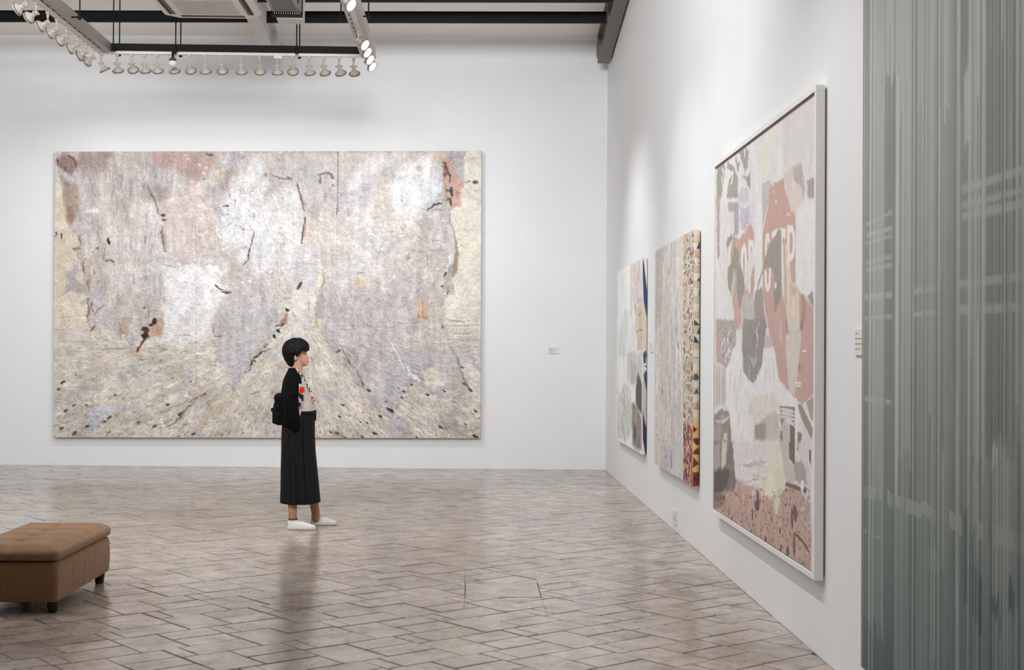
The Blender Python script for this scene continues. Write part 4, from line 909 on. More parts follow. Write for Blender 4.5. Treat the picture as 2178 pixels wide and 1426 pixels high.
# cream drip down the middle
PP(6, [(810, 470), (870, 480), (880, 700), (930, 900), (1005, 980), (1010, 1426), (880, 1426), (850, 1200), (815, 1000)], (212, 200, 182), .95, 3, 3, 12, .05)
LL(6, [(812, 470), (815, 700), (820, 1060)], 14, (214, 214, 204), .9, 1); LL(6, [(835, 480), (845, 760), (850, 1250)], 12, (190, 166, 146), .7, 2); LL(6, [(1040, 1020), (1060, 1200), (1030, 1426)], 26, (172, 150, 138), .8, 3); PP(6, [(900, 950), (990, 960), (960, 1060), (920, 1060)], (206, 176, 156), .8, 4, 3)
PP(6, [(1100, 1060), (1150, 1000), (1175, 1200), (1120, 1120)], (164, 152, 146), .95, 1.5, 1.5); PP(6, [(1060, 1060), (1110, 1060), (1150, 1180), (1110, 1170)], (200, 180, 172), .6, 3, 3)
PP(6, [(970, 60), (1185, 0), (1185, 1000), (1130, 1000), (1090, 1050), (1030, 1030), (960, 900), (965, 200)], (215, 215, 216), 1, 1.5, 3, 14, .02)
# upper right: fan of mauve and cream
PP(5, [(880, 950), (990, 900), (1030, 1180), (1010, 1300), (960, 1200), (920, 1100)], (182, 168, 166), .9, 8, 5); PP(5, [(1050, 1080), (1140, 1060), (1140, 1280), (1060, 1280)], (172, 158, 157), .95, 3, 3); PP(5, [(900, 1180), (960, 1110), (1000, 1180), (1005, 1320), (940, 1426), (880, 1426), (880, 1300)], (214, 199, 189), .95, 4, 4); PP(5, [(800, 1000), (900, 960), (880, 1300), (820, 1200)], (206, 194, 180), .85, 6, 5)
for x in (1060, 1090, 1115): LL(5, [(x - 30, 930), (x, 1060)], 5, (196, 182, 178), .6)
PP(6, [(840, 150), (880, 110), (915, 160), (870, 155)], (214, 200, 178), .9, 1, 2); PP(6, [(880, 40), (980, 30), (960, 110), (920, 100)], (214, 204, 188), .9, 2, 3)
# middle band: grey tongue, white drips
PP(7, [(60, 0), (280, 0), (280, 300), (250, 460), (180, 540), (120, 480), (70, 460)], (176, 164, 158), .9, 3, 4, 8, .12)
for k in range(34): LL(7, [(100 + RNG.uniform(0, 160), RNG.uniform(10, 480)), (110 + RNG.uniform(0, 160), RNG.uniform(10, 480))], 4, RNG.choice([(218, 214, 214), (150, 140, 138), (204, 198, 208)]), .6, 4)
PP(7, [(66, 160), (110, 160), (120, 400), (66, 400)], SG, .8, 3, 3)
PP(7, [(360, 0), (605, 0), (600, 200), (560, 500), (520, 640), (470, 690), (410, 650), (360, 560), (345, 330)], (158, 150, 146), 1, 1.5, 2, 12, .05)
for k in range(9): LL(7, [(410 + 6 * k, 380 + 12 * k), (470, 430 + 12 * k), (510, 380 + 10 * k)], 2.5, (190, 184, 180), .7, 1)
LL(7, [(540, 20), (500, 130), (520, 200), (500, 330)], 6, (206, 202, 200), .8, 3)
PP(7, [(590, 180), (655, 160), (690, 250), (655, 305), (590, 305)], (196, 184, 180), .95, 2, 1)
PP(7, [(170, 560), (300, 200), (350, 330), (360, 560), (470, 720), (560, 500), (580, 310), (700, 310), (740, 640), (850, 770), (940, 860), (980, 1000), (960, 1220), (920, 1426), (240, 1426), (210, 1100)], (217, 216, 216), .97, 3, 5, 12, .03)
for k in range(30):
    x = RNG.uniform(220, 480); y = RNG.uniform(500, 1250); LL(7, [(x, y), (x + RNG.uniform(-8, 8), y + RNG.uniform(80, 220))], RNG.uniform(5, 12), RNG.choice([(204, 196, 188), (226, 227, 230), (196, 188, 184)]), .5, 3)
LL(7, [(600, 520), (600, 700)], 7, (196, 176, 168), .6); LL(7, [(620, 500), (660, 680)], 22, (214, 208, 200), .6, 5); LL(7, [(690, 400), (690, 760)], 10, (206, 200, 196), .5)
PP(7, [(50, 480), (170, 540), (170, 900), (50, 960)], (202, 194, 186), .9, 3, 3)
for x in (75, 100, 140, 160): LL(7, [(x, 500), (x, 960)], 5, (160, 148, 142), .7, 1)
PP(7, [(50, 1040), (130, 960), (205, 1000), (230, 1200), (240, 1426), (50, 1426)], (150, 140, 130), .95, 2, 3, 12, .1); PP(7, [(100, 1050), (150, 1020), (190, 1050), (140, 1130)], (184, 172, 158), .8, 4, 3); LL(7, [(60, 1100), (150, 1110), (210, 1050)], 8, (204, 202, 202), .8); PP(7, [(150, 1230), (190, 1220), (200, 1426), (130, 1426)], (212, 206, 190), .85, 3, 4); PP(7, [(60, 1150), (120, 1090), (130, 1426), (60, 1426)], (178, 166, 166), .7, 4, 5)
# cream figure in the middle and mauve blocks
PP(7, [(820, 170), (980, 120), (990, 200), (950, 560), (920, 820), (860, 780), (830, 460)], (206, 198, 189), .97, 4, 2, 12, .03); LL(7, [(830, 0), (830, 150)], 20, (182, 150, 136), .7, 3); LL(7, [(770, 0), (765, 200), (775, 260)], 18, (212, 180, 170), .7, 3); PP(7, [(880, 0), (970, 0), (960, 130), (860, 160)], (206, 200, 186), .95, 3, 3); LL(7, [(1000, 0), (990, 110)], 16, (150, 138, 132), .8); LL(7, [(968, 470), (970, 560)], 18, (172, 138, 130), .8, 3)
for pts in ([(1000, 345), (1040, 340)], [(920, 690), (990, 682)], [(930, 725), (985, 715)]): LL(7, pts, 4, (232, 226, 222), .95, .5)
PP(7, [(460, 830), (700, 800), (760, 960), (610, 1040), (560, 1130), (480, 1150), (450, 950)], (214, 207, 196), .85, 5, 5, 12, .03); PP(7, [(490, 1150), (620, 1040), (700, 990), (750, 1030), (750, 1320), (500, 1310)], (198, 184, 180), .9, 4, 6, 12, .06); PP(7, [(480, 1150), (590, 1100), (610, 1140), (590, 1300), (490, 1300)], (166, 150, 144), .85, 3, 5)
PP(7, [(755, 935), (920, 950), (915, 1160), (860, 1080), (760, 1080)], (150, 138, 132), .97, 1.2, 1)
for k in range(4): LL(7, [(757, 965 + 42 * k), (915, 1000 + 42 * k)], 8, (214, 210, 206), .9, .5)
PP(7, [(760, 1080), (815, 1070), (775, 1160)], (150, 138, 130), .9, 2, 2); PP(7, [(760, 1180), (815, 1080), (860, 1130), (860, 1426), (755, 1426)], (198, 186, 184), .95, 2, 3, 8, .06); PP(7, [(865, 1130), (920, 1170), (920, 1426), (865, 1426)], (134, 118, 108), .97, 1.2, 1)
for k in range(8): LL(7, [(757, 1220 + 22 * k), (790, 1225 + 22 * k)], 4, (120, 92, 86), .6)
PP(7, [(950, 920), (990, 920), (1115, 1180), (1100, 1310), (1050, 1200), (985, 1060)], (160, 146, 138), .95, 1.5, 1.5); PP(7, [(1000, 920), (1040, 900), (1110, 1100), (1110, 1180)], (214, 208, 205), .95, 1.5, 1); PP(7, [(1040, 890), (1130, 820), (1130, 1080), (1100, 1100)], (176, 156, 150), .9, 3, 2)
PP(7, [(950, 1220), (1000, 1240), (990, 1320), (960, 1426), (940, 1426)], (150, 132, 124), .95, 1.5, 2); PP(7, [(1000, 1100), (1090, 1280), (1090, 1426), (970, 1426), (1000, 1300)], (208, 203, 202), .95, 2, 3, 8, .04)
# bottom: dark pots, pink ground
PP(8, [(40, 430), (200, 470), (280, 370), (480, 470), (680, 430), (900, 480), (1020, 620), (1020, 1330), (40, 690)], (196, 164, 152), 1, 6, 10, 20, .08)
PP(8, [(30, 0), (240, 0), (250, 300), (270, 400), (230, 510), (160, 500), (40, 530)], (140, 128, 120), .95, 4, 6, 14, .12); PP(8, [(40, 300), (120, 260), (200, 300), (170, 460), (110, 520), (40, 500)], (104, 94, 88), .9, 5, 5); PP(8, [(40, 60), (100, 0), (110, 240), (40, 310)], (184, 172, 172), .8, 4, 6); PP(8, [(120, 0), (175, 0), (160, 230), (115, 290)], (212, 206, 188), .85, 3, 4); PP(8, [(40, 530), (120, 520), (160, 560), (100, 680), (40, 670)], (130, 112, 104), .85, 5, 7, 8, .2)
PP(8, [(230, 0), (720, 0), (700, 260), (580, 420), (480, 470), (350, 430), (290, 390), (260, 370)], (212, 208, 206), .97, 4, 8, 12, .04)
for k in range(26):
    x, y = RNG.uniform(330, 580), RNG.uniform(180, 420); LL(8, [(x, y), (x + 40, y + 20), (x + 80, y)], 4, RNG.choice([(170, 156, 148), (226, 224, 220), (190, 180, 176)]), .65, 3)
PP(8, [(580, 60), (770, 100), (770, 420), (700, 560), (640, 580), (520, 560), (500, 440), (580, 380)], (220, 212, 192), .9, 7, 8); PP(8, [(640, 300), (760, 240), (760, 440), (710, 520), (700, 640), (672, 760), (645, 640)], (212, 211, 186), .9, 4, 4); PP(8, [(590, 340), (650, 320), (660, 540), (560, 560)], (224, 220, 206), .8, 6, 5)
PP(8, [(700, 0), (800, 0), (800, 200), (860, 260), (850, 440), (770, 410)], (198, 186, 184), .95, 3, 3); PP(8, [(800, 0), (855, 0), (860, 250), (800, 170)], (132, 118, 110), .97, 1.5, 1); PP(8, [(765, 410), (870, 440), (920, 460), (915, 500), (765, 450)], (128, 112, 106), .95, 1.5, 1.5); PP(8, [(850, 230), (920, 180), (990, 240), (1000, 450), (910, 440), (860, 380)], (170, 158, 158), .9, 4, 6, 8, .1)
PP(8, [(880, 0), (1020, 0), (1020, 600), (990, 560), (960, 260), (900, 160)], (206, 200, 200), .85, 4, 5, 10, .06); PP(8, [(920, 390), (955, 400), (940, 500), (915, 480)], (220, 217, 214), .95, 1, 1); PP(8, [(955, 450), (985, 480), (970, 530), (940, 500)], (120, 104, 98), .9, 2, 2); PP(8, [(1000, 90), (1022, 80), (1022, 240), (1005, 200)], (112, 92, 88), .9, 2, 2)
PP(8, [(900, 540), (1010, 560), (1020, 900), (900, 760)], (186, 166, 160), .7, 8, 8)
for k in range(26):
    x, y = RNG.uniform(910, 1010), RNG.uniform(560, 900); LL(8, [(x, y), (x + 14, y + 30)], 7, RNG.choice([(150, 146, 156), (214, 204, 200), (166, 138, 130)]), .6, 3)
for k in range(420):
    x = RNG.uniform(60, 1015); ylo = 480 if x > 200 else 560; y = RNG.uniform(ylo, 690 + (x - 40) * .64)
    p.blob(*D(8, (x, y))[0], RNG.uniform(2, 6), RNG.uniform(1.5, 5), RNG.choice([(130, 84, 76), (150, 104, 94), (218, 192, 180), (112, 92, 96), (208, 180, 168), (168, 118, 106)]), RNG.uniform(.4, .85), .5)
for pts, w in (([(480, 500), (490, 690)], 16), ([(455, 610), (490, 680)], 22), ([(700, 880), (715, 920)], 14), ([(850, 640), (870, 800)], 24), ([(825, 660), (835, 880)], 12), ([(555, 980), (570, 1020)], 20), ([(430, 680), (430, 790)], 8), ([(415, 900), (420, 930)], 14), ([(770, 1110), (800, 1120)], 24), ([(710, 1060), (720, 1100)], 20), ([(850, 930), (850, 1160)], 14), ([(850, 920), (930, 1000), (1010, 1130)], 8)): LL(8, pts, w, (112, 96, 92), .85, 3)
p.blob(*D(8, (450, 560))[0], 12, 10, (170, 168, 184), .9, .4); p.blob(*D(8, (440, 520))[0], 16, 9, (214, 210, 210), .8, .4)
st = fbm(U * .5, V * .05, 201, 4); p.c *= (1 + (st - .5) * .07 + (fbm(U * 1.3, V * .35, 203, 3) - .5) * .07)[..., None]
lm_ = p.c.mean(-1, keepdims=True); p.c = 209 + (lm_ - 200) * 1.42 + (p.c - lm_) * 1.0
k1 = grid_obj('painted_surface', G, p.albedo(1.04), M_print, col_)
M_frame = simple('white_lacquered_frame', (236, 235, 233), .42, noise=.01, nscale=10)
ks = [k1]
def bar(nm, lo, hi, mt): m = MB(); m.box(lo, hi, bev=.0015); o = m.build(nm, mt, col_); ks.append(o); return o
bar('frame_rail', (XF, yn, ZT - FW), (1.733, yf, ZT), M_frame); bar('frame_rail', (XF, yn, ZB), (1.733, yf, ZB + FW), M_frame)
bar('frame_stile', (XF, yn, ZB + FW), (1.733, yn + FW, ZT - FW), M_frame); bar('frame_stile', (XF, yf - FW, ZB + FW), (1.733, yf, ZT - FW), M_frame)
M_wood = simple('red_brown_wood', (134, 84, 66), .6, noise=.15, nscale=12)
o = bar('backing_board', (1.7335, yn + .004, ZB + .03), (1.741, yf - .02, ZT - .02), M_wood); tag(o, 'red brown wooden backing showing behind the frame')
ks.append(slab('panel', c4, NRX, .03, M_wood, col_))
o = bar('gap_shade_strip', (XF + .008, yn + FW, ZT - FW - .022), (XF + .03, yf - FW, ZT - FW), simple('brown_gap_shade', (122, 92, 86), .6)); tag(o, 'brown strip painted as the shade in the gap under the top rail')  # solid brown strip standing in for the shade under the top rail
localize(col_, *ks)

# 5. grey green striped hanging
X4 = 1.700; yf, yn, ZT, ZB = 5.962, 3.0, 3.9, .152
hang = thing('striped_hanging', 'grey green woven wall hanging of vertical stripes at the right edge', 'wall hanging', (X4, (yf + yn) / 2, ZB))
G = quad_grid(*wall_quad(X4, yf, yn, ZT, ZB), 900, 400); U, V = photo_px(G); yy = G[..., 1]; zz = G[..., 2]
t_ = (yf - yy)                                   # metres from the far edge
H_ = lambda x: (yf - on(x, 700, (1, 0, 0), X4)[1])
p = Paint(t_, zz, (146, 150, 145), 1.0)
pal = lambda v: np.stack([104 + 68 * v, 109 + 65 * v, 105 + 64 * v], -1)
base = .5 * np.ones_like(t_)
def stripe(x0, x1, v, z0=-1., z1=9., op=1., soft=.003):
    global base
    a, b_ = H_(x0), H_(x1); rag = (vnoise(t_ * 60, zz * 0 + 1, int(x0)) - .5) * .12
    m = sstep(a - soft, a + soft, t_) * (1 - sstep(b_ - soft, b_ + soft, t_)) * sstep(z0 - .004, z0 + .004, zz + rag) * (1 - sstep(z1 - .004, z1 + .004, zz + rag)) * op
    base = base + (v - base) * m
Z = lambda x, y: on(x, y, (1, 0, 0), X4)[2]
for k in range(60):
    x = RNG.uniform(1838, 2500); w = RNG.choice([2, 3, 5, 9, 16, 26]); z0, z1 = -1., 9.
    if RNG.random() < .65:
        zc = RNG.uniform(-.5, 3.6); L_ = RNG.uniform(.3, 2.2); z0, z1 = zc - L_ / 2, zc + L_ / 2
    stripe(x, x + w, np.clip(RNG.normal(.55, .3), 0, 1), z0, z1, RNG.uniform(.4, .9))
S = [(1838, 1848, .22, -1, 9), (1849, 1852, .6, -1, 9), (1853, 1858, .35, -1, 9), (1858, 1880, .62, .9, 9), (1860, 1876, .42, -1, .95), (1876, 1879, .7, -1, 1.1), (1880, 1903, .2, -1, Z(1890, 168)), (1884, 1938, .72, Z(1890, 165), 9), (1905, 1910, .95, -1, Z(1907, 155)), (1911, 1938, .66, 1.1, 9), (1904, 1933, .5, -1, .9),
     (1940, 1947, .38, -1, 9), (1948, 1962, .62, Z(1955, 240), 9), (1962, 1985, .66, -1, 9), (1985, 1991, .42, Z(1985, 700), Z(1985, 85)), (1992, 2000, .8, -1, 9), (2000, 2034, .5, -1, 9), (2012, 2020, .72, Z(2015, 215), 9), (2020, 2032, .34, -1, 9), (2036, 2040, .8, -1, 9), (2042, 2062, .4, -1, 9), (2050, 2079, .84, Z(2060, 285), Z(2060, 130)), (2060, 2095, .72, Z(2065, 1000), 9), (2044, 2060, .2, Z(2050, 130), 9), (2078, 2094, .78, Z(2090, 1000), 9),
     (2096, 2146, .2, Z(2120, 950), 9), (2146, 2152, .6, -1, 9), (2153, 2160, .25, -1, 9), (2160, 2164, .7, -1, 9), (2166, 2172, .2, -1, 9), (2173, 2200, .7, -1, 9), (1838, 1900, .12, -1, .35), (2118, 2158, .68, -1, Z(2135, 960)), (2096, 2118, .5, -1, Z(2100, 1000)), (2160, 2170, .1, .7, Z(2165, 880)), (2063, 2090, .66, Z(2070, 1140), Z(2070, 1000)), (2110, 2132, .04, Z(2120, 1322), Z(2120, 1285)), (2070, 2090, .06, Z(2080, 1350), Z(2080, 1225)), (2146, 2158, .06, Z(2150, 1320), Z(2150, 1250)), (2050, 2062, .1, Z(2055, 1270), Z(2055, 1070))]
for s_ in S: stripe(s_[0], s_[1], s_[2], s_[3], s_[4], .85)
for k in range(90):
    x = RNG.uniform(1838, 2300); z0, z1 = -1., 9.
    if RNG.random() < .6: zc = RNG.uniform(0, 3.4); L_ = RNG.uniform(.4, 1.6); z0, z1 = zc - L_ / 2, zc + L_ / 2
    stripe(x, x + RNG.choice([1.2, 1.6, 2.2, 3]), RNG.choice([-.05, .05, .15, .95, 1.05]), z0, z1, RNG.uniform(.5, .9), .0015)
# fine ribs of the dark block and of the whole weave
blk = sstep(H_(2096) - .004, H_(2096), t_) * (1 - sstep(H_(2148), H_(2148) + .004, t_))
base += blk * .2 * np.sin(t_ * 2 * math.pi / .030)
base += .05 * np.sign(np.sin(t_ * 2 * math.pi / .052)) * sstep(.45, .65, vnoise(t_ * 7, zz * 0 + 2, 3))
# level and slanting cross threads
def cross(xa, ya, xb, yb, w, v, op=.7):
    global base
    A, B_ = on(xa, ya, (1, 0, 0), X4), on(xb, yb, (1, 0, 0), X4); ta, tb = yf - A[1], yf - B_[1]
    zl = A[2] + (B_[2] - A[2]) * (t_ - ta) / (tb - ta)
    m = (1 - sstep(w / 2 - .003, w / 2 + .003, np.abs(zz - zl))) * (t_ > ta) * (t_ < tb) * op * (.35 + .65 * (vnoise(t_ * 22, zz * 3, 9) > .35))
    base = base + (v - base) * m
for a_ in ((1840, 480, 1897, 452, .014), (1840, 501, 1897, 485, .02), (1840, 518, 1897, 502, .014), (1840, 560, 1897, 545, .012), (1840, 575, 1897, 563, .016), (1840, 632, 1897, 628, .026), (1840, 677, 1897, 673, .014), (2046, 402, 2176, 362, .03), (2046, 438, 2176, 403, .022), (2046, 462, 2176, 432, .03), (2040, 605, 2176, 588, .024), (2040, 660, 2176, 652, .03), (1944, 620, 2000, 612, .02), (1944, 670, 2000, 666, .02), (1839, 848, 1895, 856, .022), (1838, 1046, 1875, 1054, .05), (1895, 1062, 1960, 1088, .05), (1960, 1078, 1992, 1100, .05), (2018, 1102, 2046, 1122, .06), (2076, 1122, 2094, 1138, .06), (2110, 1136, 2178, 1160, .06), (1838, 1128, 1872, 1146, .012), (1976, 1190, 1998, 1202, .09), (1887, 1055, 1898, 1070, .06)): cross(*a_, .82)
base += (fbm(t_ * 5, zz * 2.2, 61, 4) - .5) * .22 + (vnoise(t_ * 260, zz * 200, 5) - .5) * .10
base = base + .22 * sstep(1.0, 2.6, zz) - .40 * (1 - sstep(.1, 1.6, zz))       # paler above, darker and greener below
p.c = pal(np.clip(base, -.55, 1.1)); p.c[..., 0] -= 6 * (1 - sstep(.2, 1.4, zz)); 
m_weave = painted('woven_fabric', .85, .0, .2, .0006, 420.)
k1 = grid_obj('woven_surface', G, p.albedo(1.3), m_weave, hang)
k2 = slab('stretcher', wall_quad(X4, yf, yn, ZT, ZB), NRX, .039, simple('hanging_edge', (122, 104, 92), .8, noise=.1, nscale=30), hang)
m = MB(); m.box((X4 - .001, yf - .004, ZB), (X4 + .04, yf + .004, ZT)); k3 = m.build('selvedge', simple('rust_selvedge', (150, 112, 96), .8), hang)
localize(hang, k1, k2, k3)

# ------------------------------------------------------------------ captions and the wall socket
M_card = simple('caption_card', (226, 223, 217), .6); M_ink = simple('caption_ink', (150, 146, 142), .8)
def caption(lo, hi, label, axis):
    c = thing('caption_card', label, 'label', tuple((np.array(lo) + np.array(hi)) / 2))
    m = MB(); m.box(lo, hi, bev=.002); a_ = m.build('card', M_card, c)
    m = MB()
    for k in range(4):
        f = 1 - (k + 1) / 5.2; z = lo[2] + (hi[2] - lo[2]) * f; L_ = [.35, .75, .7, .5][k]
        if axis == 'y': m.box((lo[0] + .008, lo[1] - .0006, z), (lo[0] + .008 + (hi[0] - lo[0] - .016) * L_, lo[1], z + .004))
        else: m.box((lo[0] - .0006, hi[1] - .008 - (hi[1] - lo[1] - .016) * L_, z), (lo[0], hi[1] - .008, z + .004))
    b_ = m.build('printed_lines', M_ink, c); localize(c, a_, b_)
a_ = back(1166, 738.5); b_ = back(1189, 752.5)
caption((a_[0], wallY(b_[0]) - .012, b_[2]), (b_[0], wallY(a_[0]) - .0015, a_[2]), 'small white caption card on the back wall right of the huge painting', 'y')
caption((1.732, 13.19, 1.52), (1.7405, 13.37, 1.63), 'small white caption card between the blue wedge and patchwork paintings', 'x')
caption((1.734, 6.03, 1.50), (1.7405, 6.21, 1.62), 'small white caption card just beside the striped hanging', 'x')
so = thing('wall_socket', 'small white wall socket low on the right wall under the pictures', 'socket', (1.738, 11.68, .12))
m = MB(); m.box((-.006, -.075, -.06), (.003, .075, .06), bev=.003); m.build('faceplate', M_plastic, so)
for y in (-.035, .035):
    m = MB(); m.box((-.0075, y - .022, -.022), (-.006, y + .022, .022)); m.build('outlet', simple('socket_insert', (196, 192, 188), .4), so)
# ================================================================== suspended lighting frame and its lamps
TZ = 4.76                      # underside of the frame
FXL, FXR, FYB, FYN = -4.04, -1.16, 15.30, 10.6
M_lens = simple('lit_lamp_lens', (255, 244, 226), .3, emit=1.0)
M_lens_soft = simple('lamp_glass', (250, 224, 196), .25, emit=.0)
M_lamp = simple('lamp_cream_white', (190, 179, 168), .42, noise=.02, nscale=30)
fr = thing('lighting_frame', 'large suspended lighting frame of metal channels with a white track under it', 'track', ((FXL + FXR) / 2, FYB, TZ))
kids = []
def channel(p0, p1, w, h, mat_side, nm='channel'):
    """upright U profile between two points, open at the top"""
    m = MB(); p0 = np.array(p0); p1 = np.array(p1); d = (p1 - p0) / np.linalg.norm(p1 - p0); s = np.array([-d[1], d[0], 0])
    def bar(a, c, z0, z1):
        q = [p0 + s * a, p1 + s * a, p1 + s * c, p0 + s * c]
        m.add([(x[0], x[1], x[2] + z0) for x in q] + [(x[0], x[1], x[2] + z1) for x in q],
              [(0, 3, 2, 1), (4, 5, 6, 7), (0, 1, 5, 4), (1, 2, 6, 5), (2, 3, 7, 6), (3, 0, 4, 7)])
    bar(-w / 2, w / 2, 0, .008); bar(-w / 2, -w / 2 + .006, .008, h); bar(w / 2 - .006, w / 2, .008, h)
    bar(-w / 2 + .006, -w / 2 + .02, h - .006, h); bar(w / 2 - .02, w / 2 - .006, h - .006, h)
    return m.build(nm, mat_side, fr)
kids += [channel((FXL - .07, FYB, TZ + .03), (FXR - .075, FYB, TZ + .03), .09, .078, M_black_steel),
         channel((FXL, FYB + .03, TZ + .012), (FXL, FYN, TZ + .012), .15, .10, M_grey_metal),
         channel((FXR, FYB + .12, TZ + .012), (FXR, FYN, TZ + .012), .16, .11, M_pale_steel)]
m = MB(); m.box((FXL - .05, FYB - .024, TZ), (FXR - .08, FYB + .024, TZ + .03)); kids.append(m.build('track', M_white_metal, fr))
for x, mt in ((FXL - .035, M_white_metal), (FXR + .005, M_white_metal)):
    m = MB(); m.box((x - .02, FYN, TZ - .014), (x + .02, FYB - .06, TZ + .012)); kids.append(m.build('track', mt, fr))
    for k in range(26):
        y = FYN + .1 + k * .178
        if y > FYB - .2: break
        m = MB(); m.box((x + .028 if x < -2 else x - .055, y, TZ + .0105), (x + .04 if x < -2 else x - .045, y + .09, TZ + .0125)); kids.append(m.build('slot', M_dark, fr))
# hangers: a cross bar under the channel with a threaded rod up to the roof at either end
def hanger(x, y, alongY=True, w=.15):
    m = MB()
    e = [(x, y - w, 0), (x, y + w, 0)] if alongY else [(x - w, y, 0), (x + w, y, 0)]
    zb = TZ + (.028 if alongY else .03)
    m.tube([(e[0][0], e[0][1], zb), (e[1][0], e[1][1], zb)], .008, 8)
    o = m.build('hanger', M_black_steel, fr)
    for p in e:
        m = MB(); m.tube([(p[0], p[1], zb - .01), (p[0], p[1], ceilZ(p[1]) + .04)], .007, 8); m.build('rod', M_black_steel, o)
        m = MB(); m.lathe([(.001, -.028), (.017, -.024), (.019, 0), (.017, .02), (.001, .024)], (p[0], p[1], zb), n=10); m.build('knob', M_black_steel, o)
    return o
kids += [hanger(-3.92, FYB, True, .13), hanger(-3.245, FYB, True, .13), hanger(-1.93, FYB, True, .13)]
kids += [hanger(FXL - .0, 13.75, False, .155), hanger(FXL, 12.4, False, .155), hanger(FXR, 13.55, False, .135), hanger(FXR, 12.2, False, .135)]
m = MB(); m.box((-2.19, FYB - .05, TZ - .035), (-2.10, FYB + .02, TZ), bev=.006); kids.append(m.build('power_feed', M_white_metal, fr))
localize(fr, *kids)

def make_lamp(aim, lit, yaw=0.0):
    """track spot hanging from its adapter; aim = unit vector the lens looks along, local origin at the track underside"""
    aim = Vector(aim).normalized()
    r = bpy.data.objects.new('track_spotlight', None); COL.objects.link(r)
    m = MB(); m.box((-.017, -.022, -.028), (.017, .022, 0), bev=.004)
    m.tube([(0, 0, -.028), (0, 0, -.062)], [.013, .012], 12); m.build('adapter', M_lamp, r)
    m = MB(); m.tube([(0, 0, -.058), (0, 0, -.085)], .007, 10)
    side = Vector((0, 0, 1)).cross(aim)
    if side.length < 1e-3: side = Vector((1, 0, 0))
    side.normalize()
    piv = Vector((0, 0, -.105))
    m.tube([piv - side * .036, piv + side * .036], .009, 10)
    m.lathe([(.004, -.02), (.017, -.015), (.019, 0), (.017, .015), (.004, .02)], piv, (0, 0, 1), 14)
    for s_ in (-1, 1): m.lathe([(.006, -.008), (.012, -.004), (.012, .004), (.006, .008)], piv + side * .034 * s_, side, 10)
    m.build('knuckle', M_lamp, r, True, 40)
    m = MB(); m.lathe([(.012, -.02), (.019, -.012), (.02, .03), (.023, .036), (.024, .05), (.040, .060), (.054, .076), (.061, .09), (.061, .1), (.056, .1), (.054, .094), (.03, .085)], piv, aim, 24)
    h = m.build('lamp_head', M_lamp, r, True, 40)
    m = MB(); m.lathe([(.0535, .0945), (.053, .0965), (.04, .0985), (.012, .1), (.001, .1)], piv, aim, 24, cap=False)
    m.build('lens', M_lens if lit else M_lens_soft, h, True)
    m = MB(); m.lathe([(.058, .078), (.064, .081), (.064, .088), (.0605, .091)], piv, aim, 24, cap=False)
    tag(m.build('rim_band', simple('lamp_band', (120, 108, 98), .5), h, True), 'darker band round the lamp head')
    return r
def copy_tree(o, parent=None):
    c = o.copy(); COL.objects.link(c); c.parent = parent
    for ch in list(o.children): copy_tree(ch, c)
    return c
GB = 'spotlights along the back run of the frame'
GL = 'spotlights along the left run of the frame'
GR = 'spotlights along the right run of the frame'
ORD = ['leftmost', 'second', 'third', 'fourth', 'fifth', 'sixth', 'seventh', 'eighth', 'ninth', 'tenth', 'eleventh', 'twelfth', 'thirteenth', 'fourteenth', 'fifteenth', 'rightmost']
bx = [249, 280, 307, 334, 369, 403, 436, 471, 513, 552, 589, 622, 657, 688, 721, 752]
protos = {}
for k, px in enumerate(bx):
    X = on(px, 135, (0, 1, 0), FYB)[0]
    pitch = [-.62, -.35, -.62, -.55, -.6, -.42, -.62, -.4, -.62, -.42, -.62, -.3, -.6, -.55, -.5, -.55][k] - .25
    turn = [0, .05, .08, .02, .1, .08, .06, .04, -.04, 0, .05, -.02, .2, .3, .3, .12][k]
    aim = Vector((math.sin(turn) * math.cos(pitch), math.cos(turn) * math.cos(pitch), math.sin(pitch) * 1.25))
    r = make_lamp(aim, k == 14)
    r.location = (X, FYB, TZ)
    lab = f'white track spotlight, {ORD[k]} from the left in the back row over the painting' if 0 < k < 15 else \
          ('white track spotlight at the left end of the back row over the painting' if k == 0 else 'white track spotlight at the right end of the back row, turned left')
    tag(r, lab, 'spotlight', GB)
    # its light: a soft wide beam on the back wall
    tx = X * .92 - .25
    spot('spot_beam', (X, FYB + .12, TZ - .2), (-6.6 + k * .5, wallY(X), 2.15 + 1.6 * math.sin(k * 2.1)), P_BACK, 92, 1.0, .03)
LY = [12.69, 12.99, 13.35, 13.64, 13.95, 14.33, 14.67, 14.94]
for k, Y in enumerate(LY):
    r = make_lamp((-.88, .15 + .2 * (k % 3 == 1), -.42), k % 3 == 0)
    r.location = (FXL - .035, Y, TZ - .014)
    tag(r, f'white spotlight turned outward on the left run, {["nearest the viewer", "second nearest", "third nearest", "fourth nearest", "fifth nearest", "sixth nearest", "second from the corner", "next to the corner"][k]}', 'spotlight', GL)
    spot('spot_beam', (FXL - .16, Y, TZ - .22), (XL, Y + .3, 2.2), P_LEFT, 80, 1.0, .03)
r = make_lamp((.35, .3, -.75), False); r.location = (FXL - .02, FYB - .09, TZ - .014)
tag(r, 'white spotlight under the left corner of the frame, turned towards the room', 'spotlight', GL)
RY = [12.35, 13.95, 14.3, 14.65, 15.0]
for k, Y in enumerate(RY):
    r = make_lamp((.66, -.34, -.52), True)
    r.location = (FXR + .005, Y, TZ - .014)
    tag(r, f'glaring white spotlight on the right run, {["alone at the top edge of the picture", "nearest of the four by the corner", "second nearest of the four by the corner", "third of the four by the corner", "farthest of the four by the corner"][k]}', 'spotlight', GR)
